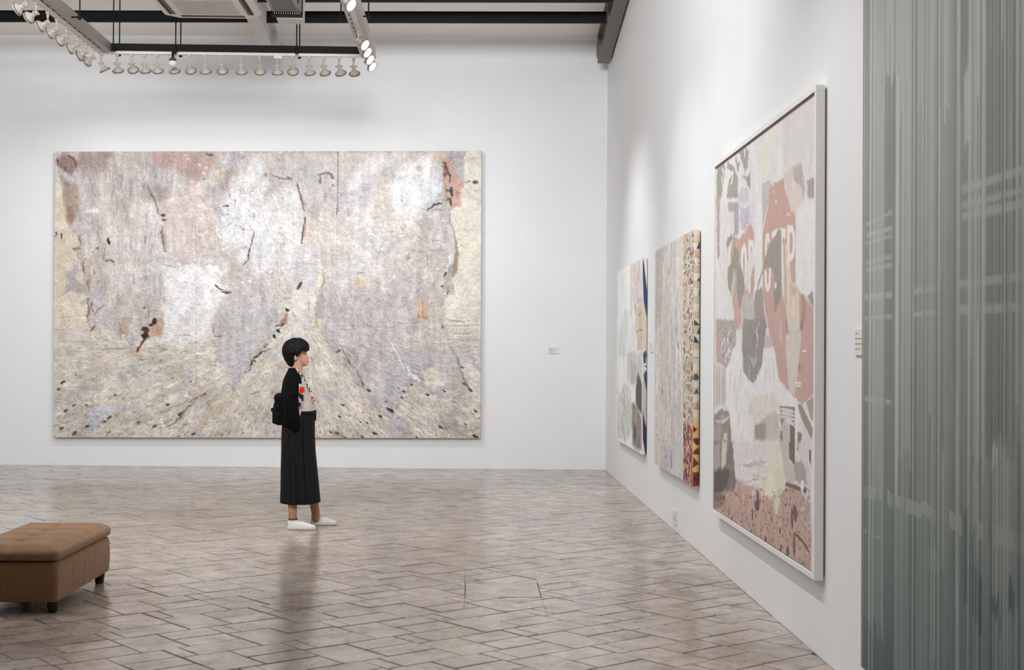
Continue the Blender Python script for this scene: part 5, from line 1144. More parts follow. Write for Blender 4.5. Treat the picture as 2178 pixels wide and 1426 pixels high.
# beams on the right wall, from the whole right run (it goes on towards the viewer, above the frame of the picture)
for Y, dy, k in ((15.1, -.45, 1.25), (13.9, .25, 1.0), (11.5, -.4, .9), (10.3, -.3, 1.0), (9.2, -.1, .9), (8.2, 0, .9), (7.2, 0, .9), (6.0, 1.2, .9), (4.8, 1.6, 1.0), (3.4, 1.2, 1.0)):
    spot('spot_beam', (FXR + .75, Y, TZ + .25), (CORNER_X, Y + dy, 1.5 if Y > 6.5 else .9), (P_RA if Y > 10.8 else P_RB if Y > 6.5 else P_RC) * k, 62, .9, .03)

# small black and white camera hanging from the track
r = thing('dome_camera', 'small black stemmed camera with white dome hanging among the spotlights', 'camera', (-3.27, FYB - .15, TZ))
m = MB(); m.tube([(0, 0, .012), (0, 0, -.07)], .013, 10); m.box((-.012, -.012, .0), (.012, .126, .014)); s1_ = m.build('stem', M_black_steel, r)
m = MB(); m.lathe([(.012, -.06), (.03, -.07), (.044, -.095), (.047, -.105), (.001, -.105)], n=18); m.build('housing', simple('camera_grey', (66, 62, 60), .5), r, True, 40)
m = MB(); m.lathe([(.047, -.105), (.05, -.12), (.046, -.145), (.03, -.163), (.001, -.17)], n=18, cap=False); m.build('dome', M_plastic, r, True)

# ------------------------------------------------------------------ air conditioner cassette
AX, AY, AZ, AW = -2.73, 14.18, 5.02, 1.02
ac = thing('air_conditioner', 'white square ceiling cassette air conditioner with four slots', 'air conditioner', (AX, AY, AZ))
h = AW / 2; c = .13
oct_ = [(-h + c, -h), (h - c, -h), (h, -h + c), (h, h - c), (h - c, h), (-h + c, h), (-h, h - c), (-h, -h + c)]
m = MB(); m.prism([(x * .97, y * .97) for x, y in oct_], 0, .018); m.prism(oct_, .018, .05); m.build('panel', simple('cassette_white', (240, 236, 232), .4), ac)
m = MB(); m.box((-.40, -.40, .05), (.40, .40, .31), bev=.01); m.build('body', M_white_metal, ac)
m = MB()
m.box((-.30, -.30, -.006), (.30, .30, .0)); g_ = m.build('grille', simple('cassette_grille', (214, 206, 200), .55), ac)
for k in range(15):
    m = MB(); y = -.28 + k * .04; m.box((-.29, y, -.009), (.29, y + .012, -.006)); m.build('louvre', M_plastic, g_)
for a in range(4):
    m = MB(); m.box((-.33, .375, -.003), (.33, .44, .002)); o = m.build('slot', M_dark, ac); o.rotation_euler = (0, 0, a * math.pi / 2)
    m = MB(); m.box((-.325, .38, -.004), (.325, .402, -.003)); o2 = m.build('flap', simple('slot_flap', (120, 110, 96), .6), ac); o2.rotation_euler = (0, 0, a * math.pi / 2)
m = MB()
for sx in (-.38, .38):
    for sy in (-.38, .38): m = MB(); m.tube([(sx, sy, .3), (sx, sy, ceilZ(AY + sy) - AZ + .03)], .006, 8); m.build('hanging_rod', M_black_steel, ac)

# ------------------------------------------------------------------ ventilation duct with its outlet
dx0, dx1, dy1 = -2.13, -1.82, 14.98
du = thing('ventilation_duct', 'boxy grey duct with a black outlet slot and pale flap, right of the air conditioner', 'duct', ((dx0 + dx1) / 2, dy1, 5.05))
ks = []
m = MB(); m.box((dx0, 11.2, 5.10), (dx1, dy1 - .28, 5.40), bev=.006); ks.append(m.build('duct_body', M_grey_metal, du))
m = MB(); m.box((dx0 + .045, 11.2, 5.085), (dx1 - .05, dy1 - .42, 5.10)); ks.append(m.build('bottom_plate', M_dark_steel, du))
m = MB(); m.box((dx0 - .012, dy1 - .30, 5.065), (dx1 - .0, dy1 - .18, 5.40)); ks.append(m.build('outlet', M_black_steel, du))
m = MB(); m.add([(dx0 + .03, dy1 - .185, 5.055), (dx1 + .0, dy1 - .185, 5.055), (dx1 + .0, dy1, 5.04), (dx0 + .03, dy1, 5.04), (dx0 + .03, dy1 - .185, 5.39), (dx1, dy1 - .185, 5.39), (dx1, dy1, 5.39), (dx0 + .03, dy1, 5.39)],
                [(0, 3, 2, 1), (4, 5, 6, 7), (0, 1, 5, 4), (1, 2, 6, 5), (2, 3, 7, 6), (3, 0, 4, 7)]); ks.append(m.build('flap', M_white_metal, du))
for k in range(12):
    m = MB(); x = dx0 + .02 + k * .024; m.box((x, dy1 - .302, 5.075), (x + .007, dy1 - .30, 5.1)); ks.append(m.build('fin', M_white_metal, du))
m = MB()
for Y in (12.0, 14.3):
    for X in (dx0 - .01, dx1 + .01): m = MB(); m.tube([(X, Y, 5.1), (X, Y, ceilZ(Y) + .03)], .006, 8); ks.append(m.build('hanging_rod', M_black_steel, du))
localize(du, *ks)
# ================================================================== upholstered bench
OX0, OX1, OY0, OY1 = -2.895, -2.335, 7.94, 9.10
ocx, ocy = (OX0 + OX1) / 2, (OY0 + OY1) / 2
ot = thing('upholstered_ottoman', 'brown tufted fabric ottoman bench with short dark legs, cut by the left edge', 'ottoman', (ocx, ocy, 0))
hx, hy = (OX1 - OX0) / 2, (OY1 - OY0) / 2
SEAM_Y = [8.225 - ocy, 8.465 - ocy, 8.695 - ocy, 8.935 - ocy]
def outline(hx, hy, r, n=30, m=44):
    pts = []
    def seg(a, b_, k): return [(a[0] + (b_[0] - a[0]) * i / k, a[1] + (b_[1] - a[1]) * i / k) for i in range(k)]
    def arc(cx, cy, a0): return [(cx + r * math.cos(a0 + math.pi / 2 * i / 8), cy + r * math.sin(a0 + math.pi / 2 * i / 8)) for i in range(8)]
    pts += seg((hx, -hy + r), (hx, hy - r), m) + arc(hx - r, hy - r, 0)
    pts += seg((hx - r, hy), (-hx + r, hy), n) + arc(-hx + r, hy - r, math.pi / 2)
    pts += seg((-hx, hy - r), (-hx, -hy + r), m) + arc(-hx + r, -hy + r, math.pi)
    pts += seg((-hx + r, -hy), (hx - r, -hy), n) + arc(hx - r, -hy + r, 1.5 * math.pi)
    return pts
def gs(x, c, w): return math.exp(-((x - c) / w) ** 2)
t = NT('brown_upholstery'); tc = t.n('ShaderNodeTexCoord')
nz = t.noise(14, 4, .6, tc.outputs['Object']); wv = t.noise(420, 2, .5, tc.outputs['Object'])
cb = lin((150, 115, 86)); r_ = t.ramp(nz.outputs['Fac'], [(.3, tuple(cb * .88)), (.7, tuple(cb * 1.08))]); t.l(r_.outputs[0], t.b.inputs['Base Color'])
t.b.inputs['Roughness'].default_value = .85; t.b.inputs['Specular IOR Level'].default_value = .2; t.b.inputs['Sheen Weight'].default_value = .15
t.bump(wv.outputs['Fac'], .6, .0012); M_brown = t.m
# body
ol = outline(hx, hy, .03); n = len(ol); rings = []
for z, ins in ((.066, .05), (.066, .012), (.07, .004), (.09, .0), (.18, -.004), (.26, -.001), (.285, .006), (.296, .02), (.297, .06)):
    ring = []
    for (x, y) in ol:
        L_ = math.hypot(x / hx, y / hy); nx, ny = (1 if x > 0 else -1) * (abs(x) > hx - .031), (1 if y > 0 else -1) * (abs(y) > hy - .031)
        g_ = 0
        if nx: g_ = max(g_, max(gs(y, s_, .009) for s_ in SEAM_Y))
        if ny: g_ = max(g_, gs(x, 0, .009))
        d = ins + .007 * g_ * (1 if .07 < z < .29 else .5)
        ring.append((x - nx * d, y - ny * d, z))
    rings.append(ring)
m = MB(); vs = [q for r in rings for q in r]; fs = []
for i in range(len(rings) - 1):
    for k in range(n): fs.append((i * n + k, i * n + (k + 1) % n, (i + 1) * n + (k + 1) % n, (i + 1) * n + k))
fs.append(tuple(range(n - 1, -1, -1))); fs.append(tuple((len(rings) - 1) * n + k for k in range(n)))
m.add(vs, fs); m.build('body', M_brown, ot, True, 50)
# tufted lid
BX = [0.0]; BTN = [(0.0, s_ - .01) for s_ in SEAM_Y]
ol = outline(hx + .004, hy + .004, .035); n = len(ol)
def topz(x, y):
    e = min((hx - abs(x)) / .09, (hy - abs(y)) / .09, 1.0)
    z = .352 + .036 * math.sin(max(e, 0) * math.pi / 2)
    seam = max(gs(y, s_, .013) for s_ in SEAM_Y) * .011 + gs(x, 0, .013) * .008
    btn = max(gs(math.hypot((x - bx) , (y - by)), 0, .036) for bx, by in BTN) * .034
    return z - seam - btn
rings = [[(x * .93, y * .96, .302) for x, y in ol], [(x * .99, y * .995, .3035) for x, y in ol], [(x * 1.005, y * 1.002, .312) for x, y in ol], [(x * 1.012, y * 1.006, .328) for x, y in ol], [(x * 1.008, y * 1.004, .343) for x, y in ol]]
for k in range(1, 34):
    s_ = 1 - k / 33.0; s_ = s_ ** .85 if s_ > 0 else 0
    rings.append([((x * s_), (y * s_), topz(x * s_, y * s_)) for x, y in ol])
m = MB(); vs = [q for r in rings for q in r]; fs = []
for i in range(len(rings) - 1):
    for k in range(n): fs.append((i * n + k, i * n + (k + 1) % n, (i + 1) * n + (k + 1) % n, (i + 1) * n + k))
fs.append(tuple(range(n - 1, -1, -1))); m.add(vs, fs)
lid = m.build('tufted_lid', M_brown, ot, True, 60)
for bx, by in BTN:
    m = MB(); z = topz(bx, by); m.lathe([(.001, .006), (.008, .005), (.012, .001), (.012, -.006)], (bx, by, z), n=14); m.build('button', M_brown, lid, True)
m = MB(); m.box((-hx + .03, -hy + .03, .2965), (hx - .03, hy - .03, .3025)); m.build('lid_gap', M_dark, ot)
for sx in (-1, 1):
    for sy in (-1, 1):
        m = MB(); x, y = sx * (hx - .045), sy * (hy - .09) if sy > 0 else sy * (hy - .075)
        m.lathe([(.024, 0), (.027, .004), (.033, .05), (.036, .066)], (x, y, 0), n=18); m.build('leg', simple('espresso_wood', (30, 24, 22), .35), ot, True, 40)
# ================================================================== the visitor
PY = 11.90
ROOT = Vector((-1.505, PY, 0.0))
per = thing('person', 'woman with short black hair in black jacket and long dark skirt, looking right', 'person', tuple(ROOT))
def A(px, py, y=0.0):
    """pixel of the photo -> point of the figure y metres to her left (away from the viewer), in her own frame"""
    w = on(px, py, (0, 1, 0), PY + y); return Vector(w) - ROOT
def ax(px, py=900): return A(px, py).x
def az(py, px=635): return A(px, py).z
def fuse(name, mb, voxel, mats, parent, smooth=2):
    """one continuous closed surface from overlapping closed shapes"""
    tmp = mb.build('tmp_' + name, mats)
    r = tmp.modifiers.new('r', 'REMESH'); r.mode = 'VOXEL'; r.voxel_size = voxel; r.use_smooth_shade = True
    if smooth:
        s_ = tmp.modifiers.new('s', 'SMOOTH'); s_.factor = .5; s_.iterations = smooth
    dg = bpy.context.evaluated_depsgraph_get()
    me = bpy.data.meshes.new_from_object(tmp.evaluated_get(dg)); me.name = name
    old = tmp.data; bpy.data.objects.remove(tmp); bpy.data.meshes.remove(old)
    me.polygons.foreach_set('use_smooth', [True] * len(me.polygons))
    o = bpy.data.objects.new(name, me); COL.objects.link(o); o.parent = parent
    return o
def ball(m, c, rx, ry, rz, n=20):
    c = Vector(c); vs, fs = [], []
    for i in range(1, n):
        a = math.pi * i / n
        for k in range(n): b_ = 2 * math.pi * k / n; vs.append((c.x + rx * math.sin(a) * math.cos(b_), c.y + ry * math.sin(a) * math.sin(b_), c.z + rz * math.cos(a)))
    for i in range(n - 2):
        for k in range(n): fs.append((i * n + k, (i + 1) * n + k, (i + 1) * n + (k + 1) % n, i * n + (k + 1) % n))
    t0, b0 = len(vs), len(vs) + 1; vs += [(c.x, c.y, c.z + rz), (c.x, c.y, c.z - rz)]
    for k in range(n): fs.append((t0, k, (k + 1) % n)); fs.append((b0, (n - 2) * n + (k + 1) % n, (n - 2) * n + k))
    m.add(vs, fs)
def limb(m, pts, rad, n=16):
    """tapering limb with round ends"""
    pts = [Vector(p) for p in pts]
    P, R_ = [], []
    for i in range(len(pts) - 1):
        for k in range(6):
            f = k / 6; P.append(pts[i].lerp(pts[i + 1], f)); R_.append(rad[i] + (rad[i + 1] - rad[i]) * (f * f * (3 - 2 * f)))
    P.append(pts[-1]); R_.append(rad[-1]); m.tube(P, R_, n)
    for p, r in ((pts[0], rad[0]), (pts[-1], rad[-1])): ball(m, p, r * .99, r * .99, r * .99, 12)

# ---- head: side profile traced round a centre, the nose ridge only near the middle
HC = A(633, 752)
def polar(pts):
    out = []
    for px, py in pts:
        d = A(px, py) - HC; out.append((math.atan2(d.z, d.x), math.hypot(d.x, d.z)))
    out.sort(); a = np.array([o[0] for o in out]); r = np.array([o[1] for o in out])
    return np.concatenate([a - 2 * math.pi, a, a + 2 * math.pi]), np.concatenate([r, r, r])
PROFILE = [(652.5, 742), (652.6, 748), (652.2, 752), (654.6, 755), (659.3, 759.6), (658.2, 762), (656.3, 763.6), (657.4, 766.2), (655.6, 767.8), (657.0, 769.8), (655.0, 772), (655.6, 775), (653, 778.6), (647, 779.6), (640, 778), (630, 777), (620, 774), (610, 764), (606, 752), (606.5, 742), (612, 732), (622, 726.5), (633, 725), (644, 729), (650, 736)]
SOFT = [(651, 742), (650.4, 748), (648.6, 752.5), (650.5, 757), (652.4, 762), (652.6, 766), (652.8, 770), (653, 774), (650.6, 778), (646, 779), (640, 777.6), (630, 777), (620, 774), (610, 764), (606, 752), (606.5, 742), (612, 732), (622, 726.5), (633, 725), (644, 729), (650, 736)]
pa, pr = polar(PROFILE); sa_, sr = polar(SOFT)
head = MB(); NT_, NP_ = 120, 48; vs, fs = [], []
for i in range(NT_):
    th = -math.pi + 2 * math.pi * i / NT_
    rm, rs_ = np.interp(th, pa, pr), np.interp(th, sa_, sr)
    cz = math.sin(th); wid = .072 + .006 * max(cz, 0) - .016 * max(-cz, 0) - .006 * max(math.cos(th), 0)
    for j in range(NP_ + 1):
        ph = -math.pi / 2 + math.pi * j / NP_; y = wid * math.sin(ph)
        k = math.exp(-(y / .0135) ** 2); c = math.cos(ph) ** .82
        r = (rs_ + (rm - rs_) * k) * c
        vs.append((HC.x + r * math.cos(th), HC.y + y, HC.z + r * math.sin(th)))
for i in range(NT_):
    for j in range(NP_): a, b_ = i * (NP_ + 1) + j, ((i + 1) % NT_) * (NP_ + 1) + j; fs.append((a, b_, b_ + 1, a + 1))
head.add(vs, fs)
body = MB(); body.v, body.f, body.m = list(head.v), list(head.f), list(head.m)
for s_ in (-1, 1):                                               # ears, brow ridge, cheeks
    e = A(630.5, 760); ball(body, (e.x, s_ * .070, e.z), .017, .009, .029, 14); ball(body, (e.x - .004, s_ * .076, e.z + .008), .012, .006, .017, 12)
    ball(body, A(651.3, 761.5, 0) + Vector((0, s_ * .008, 0)), .009, .007, .007, 10)
limb(body, [A(633, 770), A(631.5, 782), A(629.5, 800)], [.050, .048, .052])
# torso, pelvis
for px, py, rx, ry, rz in ((629, 811, .078, .125, .055), (631, 828, .09, .13, .09), (633, 845, .09, .12, .09), (636, 868, .085, .11, .09), (637, 890, .10, .15, .09), (634, 912, .11, .16, .09)):
    ball(body, A(px, py), rx, ry, rz, 22)
# legs and feet
for y, pts in ((-.085, [(633, 915), (630, 985), (627, 1000), (622, 1030), (622.5, 1090), (622, 1112)]), (.085, [(640, 915), (653, 985), (656, 1000), (661, 1030), (671, 1090), (672, 1104)])):
    yy_ = [y, y * 1.0, y, y * 1.1, y * 1.45, y * 1.5]
    limb(body, [A(a, b_, q_) for (a, b_), q_ in zip(pts, yy_)], [.082, .058, .052, .052, .036, .034])
# arms: the near one hangs, the far one is bent with the hand before the waist
Rs, Re, Rw = A(623, 809, -.130), A(617, 861, -.20), A(630, 888, -.15)
limb(body, [Rs, Re, Rw], [.052, .041, .028])
Ls, Le, Lw = A(628, 806, .165), A(634, 866, .19), A(660, 853, .075)
limb(body, [Ls, Le, Lw], [.052, .040, .027])
def hand(m, w, d, up, palm_n, curl):
    """palm and five separate fingers; w wrist, d direction of the hand, up towards the thumb side, palm_n out of the palm"""
    d, up, pn = Vector(d).normalized(), Vector(up).normalized(), Vector(palm_n).normalized()
    for k in range(5):
        a = w + d * (.012 + .016 * k); m_ = .0265 + .004 * k
        for s_ in (-1, -.33, .33, 1): ball(m, a + up * s_ * m_ * .85, .014, .014, .0135, 10)
    for k, L_ in enumerate((.070, .078, .073, .058)):
        b_ = w + d * .082 + up * (.030 - .020 * k); pts = [b_ - d * .012, b_]; dd = d.copy()
        for s_, c_ in ((.42, curl * .7), (.33, curl), (.25, curl * .7)):
            dd = (dd * math.cos(c_) + pn * math.sin(c_)).normalized(); pts.append(pts[-1] + dd * L_ * s_)
        limb(m, pts, [.0092, .0092, .0086, .008, .0072], 10)
    t0 = w + d * .022 + up * .026; td = (d * .62 + up * .62 + pn * .45).normalized(); t1 = t0 + td * .036; t2 = t1 + (d * .8 + up * .1 + pn * .6).normalized() * .028; t3 = t2 + (d * .8 - up * .2 + pn * .6).normalized() * .02
    limb(m, [t0, t1, t2, t3], [.0125, .0105, .009, .0078], 10)
hand(body, Lw, (.42, -.85, -.12), (.3, .05, .95), (-.75, -.5, -.1), .75)
hand(body, Rw, (.55, .25, -.8), (.8, .1, .55), (.1, .95, .1), .35)
bo = fuse('body', body, .0036, painted('skin', .5, .05, .35, .0004, 300.), per, 3)
co = np.empty(len(bo.data.vertices) * 3); bo.data.vertices.foreach_get('co', co); co = co.reshape(-1, 3)
sk = np.tile(np.array((206, 160, 133.)), (len(co), 1))
def near(p, r): return sstep(r, r * .45, np.sqrt(((co - np.array(p)) ** 2).sum(1)))
for s_ in (-1, 1):
    e = A(650.2, 753.4); ex = np.array((e.x - .004, s_ * .031, e.z)); d = (co - ex) / np.array((.02, .0155, .0052)); k = sstep(1.1, .6, np.sqrt((d ** 2).sum(1))); sk += (np.array((48, 36, 32.)) - sk) * k[:, None] * .9
    e = A(650.6, 748.6); d = (co - np.array((e.x - .004, s_ * .031, e.z))) / np.array((.02, .022, .0045)); k = sstep(1.1, .6, np.sqrt((d ** 2).sum(1))); sk += (np.array((52, 42, 38.)) - sk) * k[:, None] * .8
    e = A(646, 764); k = near((e.x, s_ * .045, e.z), .04); sk += (np.array((208, 148, 124.)) - sk) * k[:, None] * .5
e = A(656.4, 768); d = (co - np.array((e.x, 0, e.z))) / np.array((.014, .024, .0085)); k = sstep(1.15, .7, np.sqrt((d ** 2).sum(1))); sk += (np.array((178, 104, 94.)) - sk) * k[:, None] * .85
k = sstep(.45, .15, co[:, 2]); sk += (np.array((160, 108, 84.)) - sk) * k[:, None] * .7  # shade on the lower legs painted into the skin colour
color_attr(bo.data, lin(sk))

# ---- hair
HR = A(629.5, 750)
def hpol(pts):
    out = sorted((math.atan2((A(*q) - HR).z, (A(*q) - HR).x), math.hypot((A(*q) - HR).x, (A(*q) - HR).z)) for q in pts)
    a = np.array([o[0] for o in out]); r = np.array([o[1] for o in out]); return np.concatenate([a - 2 * math.pi, a, a + 2 * math.pi]), np.concatenate([r, r, r])
ha, hr = hpol([(652.5, 747.5), (654, 741), (653, 734), (648, 728), (640, 724), (630, 722.6), (619, 725), (609, 732), (603.8, 742), (603.6, 749), (606, 758), (611, 768), (617, 776), (621, 779), (628, 774), (640, 770), (652, 760)])
LX = [598, 604, 611, 617, 622, 625.5, 628, 631.5, 635, 638, 643.5, 651, 657]; LYY = [752, 762, 771, 778, 779, 771, 760, 755.5, 757.5, 754, 748, 746.5, 742]
hm = MB(); NT_, NP_ = 190, 70; vs, fs, keep = [], [], []
for i in range(NT_):
    th = -math.pi + 2 * math.pi * i / NT_; r0_ = np.interp(th, ha, hr)
    for j in range(NP_ + 1):
        ph = -math.pi / 2 + math.pi * j / NP_; wid = .086 - .02 * max(-math.sin(th), 0)
        c = math.cos(ph) ** .85; qx, qz, qy = r0_ * c * math.cos(th), r0_ * c * math.sin(th), wid * math.sin(ph)
        jit = 1 + .05 * (vnoise(np.array(qx * 75. + qz * 38), np.array(qz * 16. + qy * 20), 5) - .5) + .04 * (vnoise(np.array(qx * 210. + qz * 90), np.array(qz * 26. + qy * 60), 6) - .5)
        vs.append((HR.x + r0_ * c * math.cos(th) * jit, wid * math.sin(ph) * jit, HR.z + r0_ * c * math.sin(th) * jit))
ix = np.array([ax(x, 750) for x in LX]); iz = np.array([az(y, 630) for y in LYY])
ok = [v[2] > np.interp(v[0], ix, iz) + .007 * math.sin(v[0] * 620 + v[1] * 90) * math.sin(v[0] * 230 + v[1] * 330) for v in vs]
for i in range(NT_):
    for j in range(NP_):
        a, b_ = i * (NP_ + 1) + j, ((i + 1) % NT_) * (NP_ + 1) + j; f = (a, b_, b_ + 1, a + 1)
        if all(ok[q] for q in f): fs.append(f)
hm.add(vs, fs)
t = NT('black_hair'); tc = t.n('ShaderNodeTexCoord'); mp = t.n('ShaderNodeMapping'); mp.inputs['Scale'].default_value = (60, 420, 60); t.l(tc.outputs['Object'], mp.inputs[0])
nz = t.noise(1, 3, .6, mp.outputs[0]); t.b.inputs['Base Color'].default_value = (.0045, .0045, .005, 1); t.b.inputs['Roughness'].default_value = .6; t.b.inputs['Specular IOR Level'].default_value = .18; t.bump(nz.outputs['Fac'], .8, .004)
ho = hm.build('hair', t.m, per, True)
s_ = ho.modifiers.new('thickness', 'SOLIDIFY'); s_.thickness = .016; s_.offset = -1

# ---- clothes: rings round the trunk
TZ_ = [779, 784, 790, 796, 804, 814, 826, 838, 850, 862, 872, 880, 892, 904, 916]
BK = [620.5, 620, 617, 614, 611, 608.5, 606, 604, 603, 602.5, 602.5, 602, 602, 603, 605]
FR = [642.5, 642, 642, 643.5, 646.5, 650, 653.5, 656.5, 661, 665.5, 666.5, 666, 666, 667, 667]
HWD = [.052, .055, .075, .105, .15, .172, .172, .165, .158, .15, .146, .145, .158, .168, .172]
tz = np.array([az(y) for y in TZ_])[::-1]; tb = np.array([ax(x, y) for x, y in zip(BK, TZ_)])[::-1]; tf = np.array([ax(x, y) for x, y in zip(FR, TZ_)])[::-1]; tw = np.array(HWD)[::-1]
def trunk(z, a, inf=0.0):
    b_, f, w = np.interp(z, tz, tb), np.interp(z, tz, tf), np.interp(z, tz, tw)
    c = (b_ + f) / 2; rx = (f - b_) / 2 + inf; ry = w + inf
    ca, sa = math.cos(a), math.sin(a); e = .82
    return Vector((c + rx * math.copysign(abs(ca) ** e, ca), ry * math.copysign(abs(sa) ** e, sa), z))
def cloth(name, z0, z1, inf, cond, mat, parent, nz=120, na=240, thick=.004, col=None, ripple=0.):
    m = MB(); vs, fs = [], []
    for i in range(nz + 1):
        z = z0 + (z1 - z0) * i / nz
        for k in range(na):
            a = 2 * math.pi * k / na
            vs.append(trunk(z, a, inf + ripple * math.sin(a * 9 + z * 14) * (1 + math.sin(z * 31 + a * 2)) * .5))
    ok = [cond(v) for v in vs]
    for i in range(nz):
        for k in range(na):
            f = (i * na + k, i * na + (k + 1) % na, (i + 1) * na + (k + 1) % na, (i + 1) * na + k)
            if all(ok[q] for q in f): fs.append(f)
    m.add(vs, fs); o = m.build(name, mat, parent, True)
    if col is not None: color_attr(o.data, lin(np.array([col(v) for v in vs])))
    if thick: s_ = o.modifiers.new('thickness', 'SOLIDIFY'); s_.thickness = thick; s_.offset = 1
    return o
M_blouse = simple('pale_blouse', (205, 194, 188), .8, spec=.2, noise=.04, nscale=25, bump=.001)
z_neck = lambda v: az(795) + .35 * max(0, 0) - .9 * max(0, v.x - ax(634, 790)) + .55 * max(0, ax(634, 790) - v.x)
bl = cloth('blouse', az(884), az(788), .003, lambda v: v.z < z_neck(v), M_blouse, per, ripple=.003)
# jacket: edges in the side view
ez = np.array([az(y) for y in (924, 900, 880, 862, 850, 838, 826, 816, 806, 796, 787, 782)]); ex_ = np.array([ax(x, 850) for x in (636, 634, 633.5, 634, 634, 634, 636, 646, 643.5, 638.5, 632.5, 629)])
hemz = lambda v: az(903) - .55 * max(0, v.x - ax(612, 900)) * (1 if v.x < ax(634, 900) else 1)
M_black = simple('black_knit', (7, 7, 8), .9, spec=.15, noise=.2, nscale=60, bump=.0015)
jk = cloth('jacket', az(924), az(783.5), .016, lambda v: v.x < np.interp(v.z, ez, ex_) and v.z > hemz(v), M_black, per, thick=.006, ripple=.006)
slv = MB(); up_ = Vector((0, 0, 1))
limb(slv, [A(624, 807, -.118), A(621.5, 821, -.155), A(619, 845, -.19), A(618.5, 864, -.195), A(622, 888, -.185), A(629, 909, -.165)], [.070, .070, .063, .064, .062, .046], 20)
for k in range(5): ball(slv, A(619 + k, 840 + k * 13, -.243 + .004 * k), .03, .012, .02, 10)
so_ = fuse('sleeve', slv, .006, M_black, per, 3)
slv = MB(); limb(slv, [A(627, 809, .15), Ls + Vector((-.004, .012, -.03)), Le.lerp(Ls, .5), Le, Le.lerp(Lw, .72)], [.064, .072, .068, .062, .044], 20)
fuse('sleeve', slv, .006, M_black, per, 3)
# printed front panel of the jacket, near side
pz = np.array([az(y) for y in (899, 890, 873, 858, 845, 832, 820, 817)]); px1 = np.array([ax(x, 850) for x in (639.5, 642, 647, 650, 652.3, 652.4, 650.8, 648)])
def pcol(v):
    c = np.array((196, 184, 174.)); X_, Z_ = v.x, v.z
    def inq(px, py, rx, ry): q = A(px, py); return ((X_ - q.x) / (rx / 247)) ** 2 + ((Z_ - q.z) / (ry / 247)) ** 2 < 1
    for q in ((641, 838, 4, 4), (645, 842, 5.5, 5), (638, 853, 5, 4.5), (641, 858, 5, 6), (648, 848, 2.5, 5), (636, 862, 4, 5)):
        if inq(*q): c = np.array((44, 26, 40.))
    for q in ((640, 845, 1.8, 3), (643, 852, 1.6, 4)):
        if inq(*q): c = np.array((206, 190, 184.))
    if inq(647, 829, 4.9, 7.2): c = np.array((222, 52, 36.))
    if inq(645.5, 830, 1.3, 1.6): c = np.array((50, 20, 30.))
    if inq(644, 866, 3, 2.5): c = np.array((150, 96, 120.))
    return c
cloth('printed_panel', az(899), az(816), .024, lambda v: v.y < .01 and ax(631, 850) < v.x < np.interp(v.z, pz, px1), painted('printed_cloth', .8, 0, .2), per, nz=110, na=260, thick=.003, col=pcol)
# striped neck trim
m = MB(); P_, C_ = [], []
tr = [A(629.5, 788, -.052), A(634.5, 794, -.060), A(639.5, 801, -.066), A(645, 809, -.062), A(649.5, 817, -.05), A(653.5, 824, -.04), A(657.5, 831, -.026), A(660.5, 834.5, -.018)]
for i in range(len(tr) - 1):
    for k in range(5): P_.append(tr[i].lerp(tr[i + 1], k / 5))
P_.append(tr[-1])
for s_, nm in ((0, 'a'), (1, 'b')):
    q = [p + Vector((.009 * s_, -.004, .004 * s_)) for p in P_]
    b0 = len(m.v); m.tube(q, .0052, 8); C_ += [((24, 24, 26) if ((i // 3) % 2 == s_) else (222, 216, 210)) for i in range(len(q)) for _ in range(8)]
o = m.build('collar_trim', painted('striped_trim', .7, 0, .3), per, True); color_attr(o.data, lin(np.array(C_, float))); tag(o, 'black and white dashed neck trim')
# skirt
SY = [874, 884, 900, 925, 960, 1000, 1040, 1067]; SB = [602, 602, 601.5, 600, 599.5, 598.5, 598, 597]; SF = [668, 668.2, 668.6, 668.5, 670, 674, 678, 680.5]; SW = [.160, .166, .174, .178, .18, .185, .19, .195]
m = MB(); na, nzz = 180, 60; vs, fs = [], []
for i in range(nzz + 1):
    y = SY[0] + (SY[-1] - SY[0]) * i / nzz; b_, f, w = np.interp(y, SY, SB), np.interp(y, SY, SF), np.interp(y, SY, SW)
    xb, xf, z = ax(b_, y), ax(f, y), az(y); k_ = (i / nzz)
    for k in range(na):
        a = 2 * math.pi * k / na; ca, sa = math.cos(a), math.sin(a)
        fold = (.5 + .5 * math.sin(a * 8 + .6 + .3 * math.sin(a * 3))) ** 1.6 * (.004 + .026 * k_) + .006 * k_ * math.sin(a * 19 + 1)
        pl = .022 * gs(a, -1.08, .05) * min(1, k_ * 3 + .3) + .016 * gs(a, 2 * math.pi - 1.9, .05) * min(1, k_ * 2)
        pl = .024 * (gs(a, 2 * math.pi - 1.12, .045) + .7 * gs(a, 2 * math.pi - 1.95, .05)) * min(1, k_ * 3 + .25)
        s_ = 1 - (fold * (1 - abs(ca)) + pl) / .19
        vs.append(((xb + xf) / 2 + (xf - xb) / 2 * ca * s_, w * math.copysign(abs(sa) ** .9, sa) * s_, z + (.012 * math.sin(a) * k_)))
for i in range(nzz):
    for k in range(na): fs.append((i * na + k, (i + 1) * na + k, (i + 1) * na + (k + 1) % na, i * na + (k + 1) % na))
m.add(vs, fs); M_skirt = simple('charcoal_wool', (15, 16, 17), .8, spec=.25, noise=.12, nscale=40, bump=.001)
sk_ = m.build('skirt', M_skirt, per, True); s_ = sk_.modifiers.new('thickness', 'SOLIDIFY'); s_.thickness = .004; s_.offset = 1
m = MB(); vs, fs = [], []
for i in range(5):
    z = az(880) + .022 * i / 4
    for k in range(90): a = 2 * math.pi * k / 90; v = trunk(z, a, .021); vs.append(v)
for i in range(4):
    for k in range(90): fs.append((i * 90 + k, i * 90 + (k + 1) % 90, (i + 1) * 90 + (k + 1) % 90, (i + 1) * 90 + k))
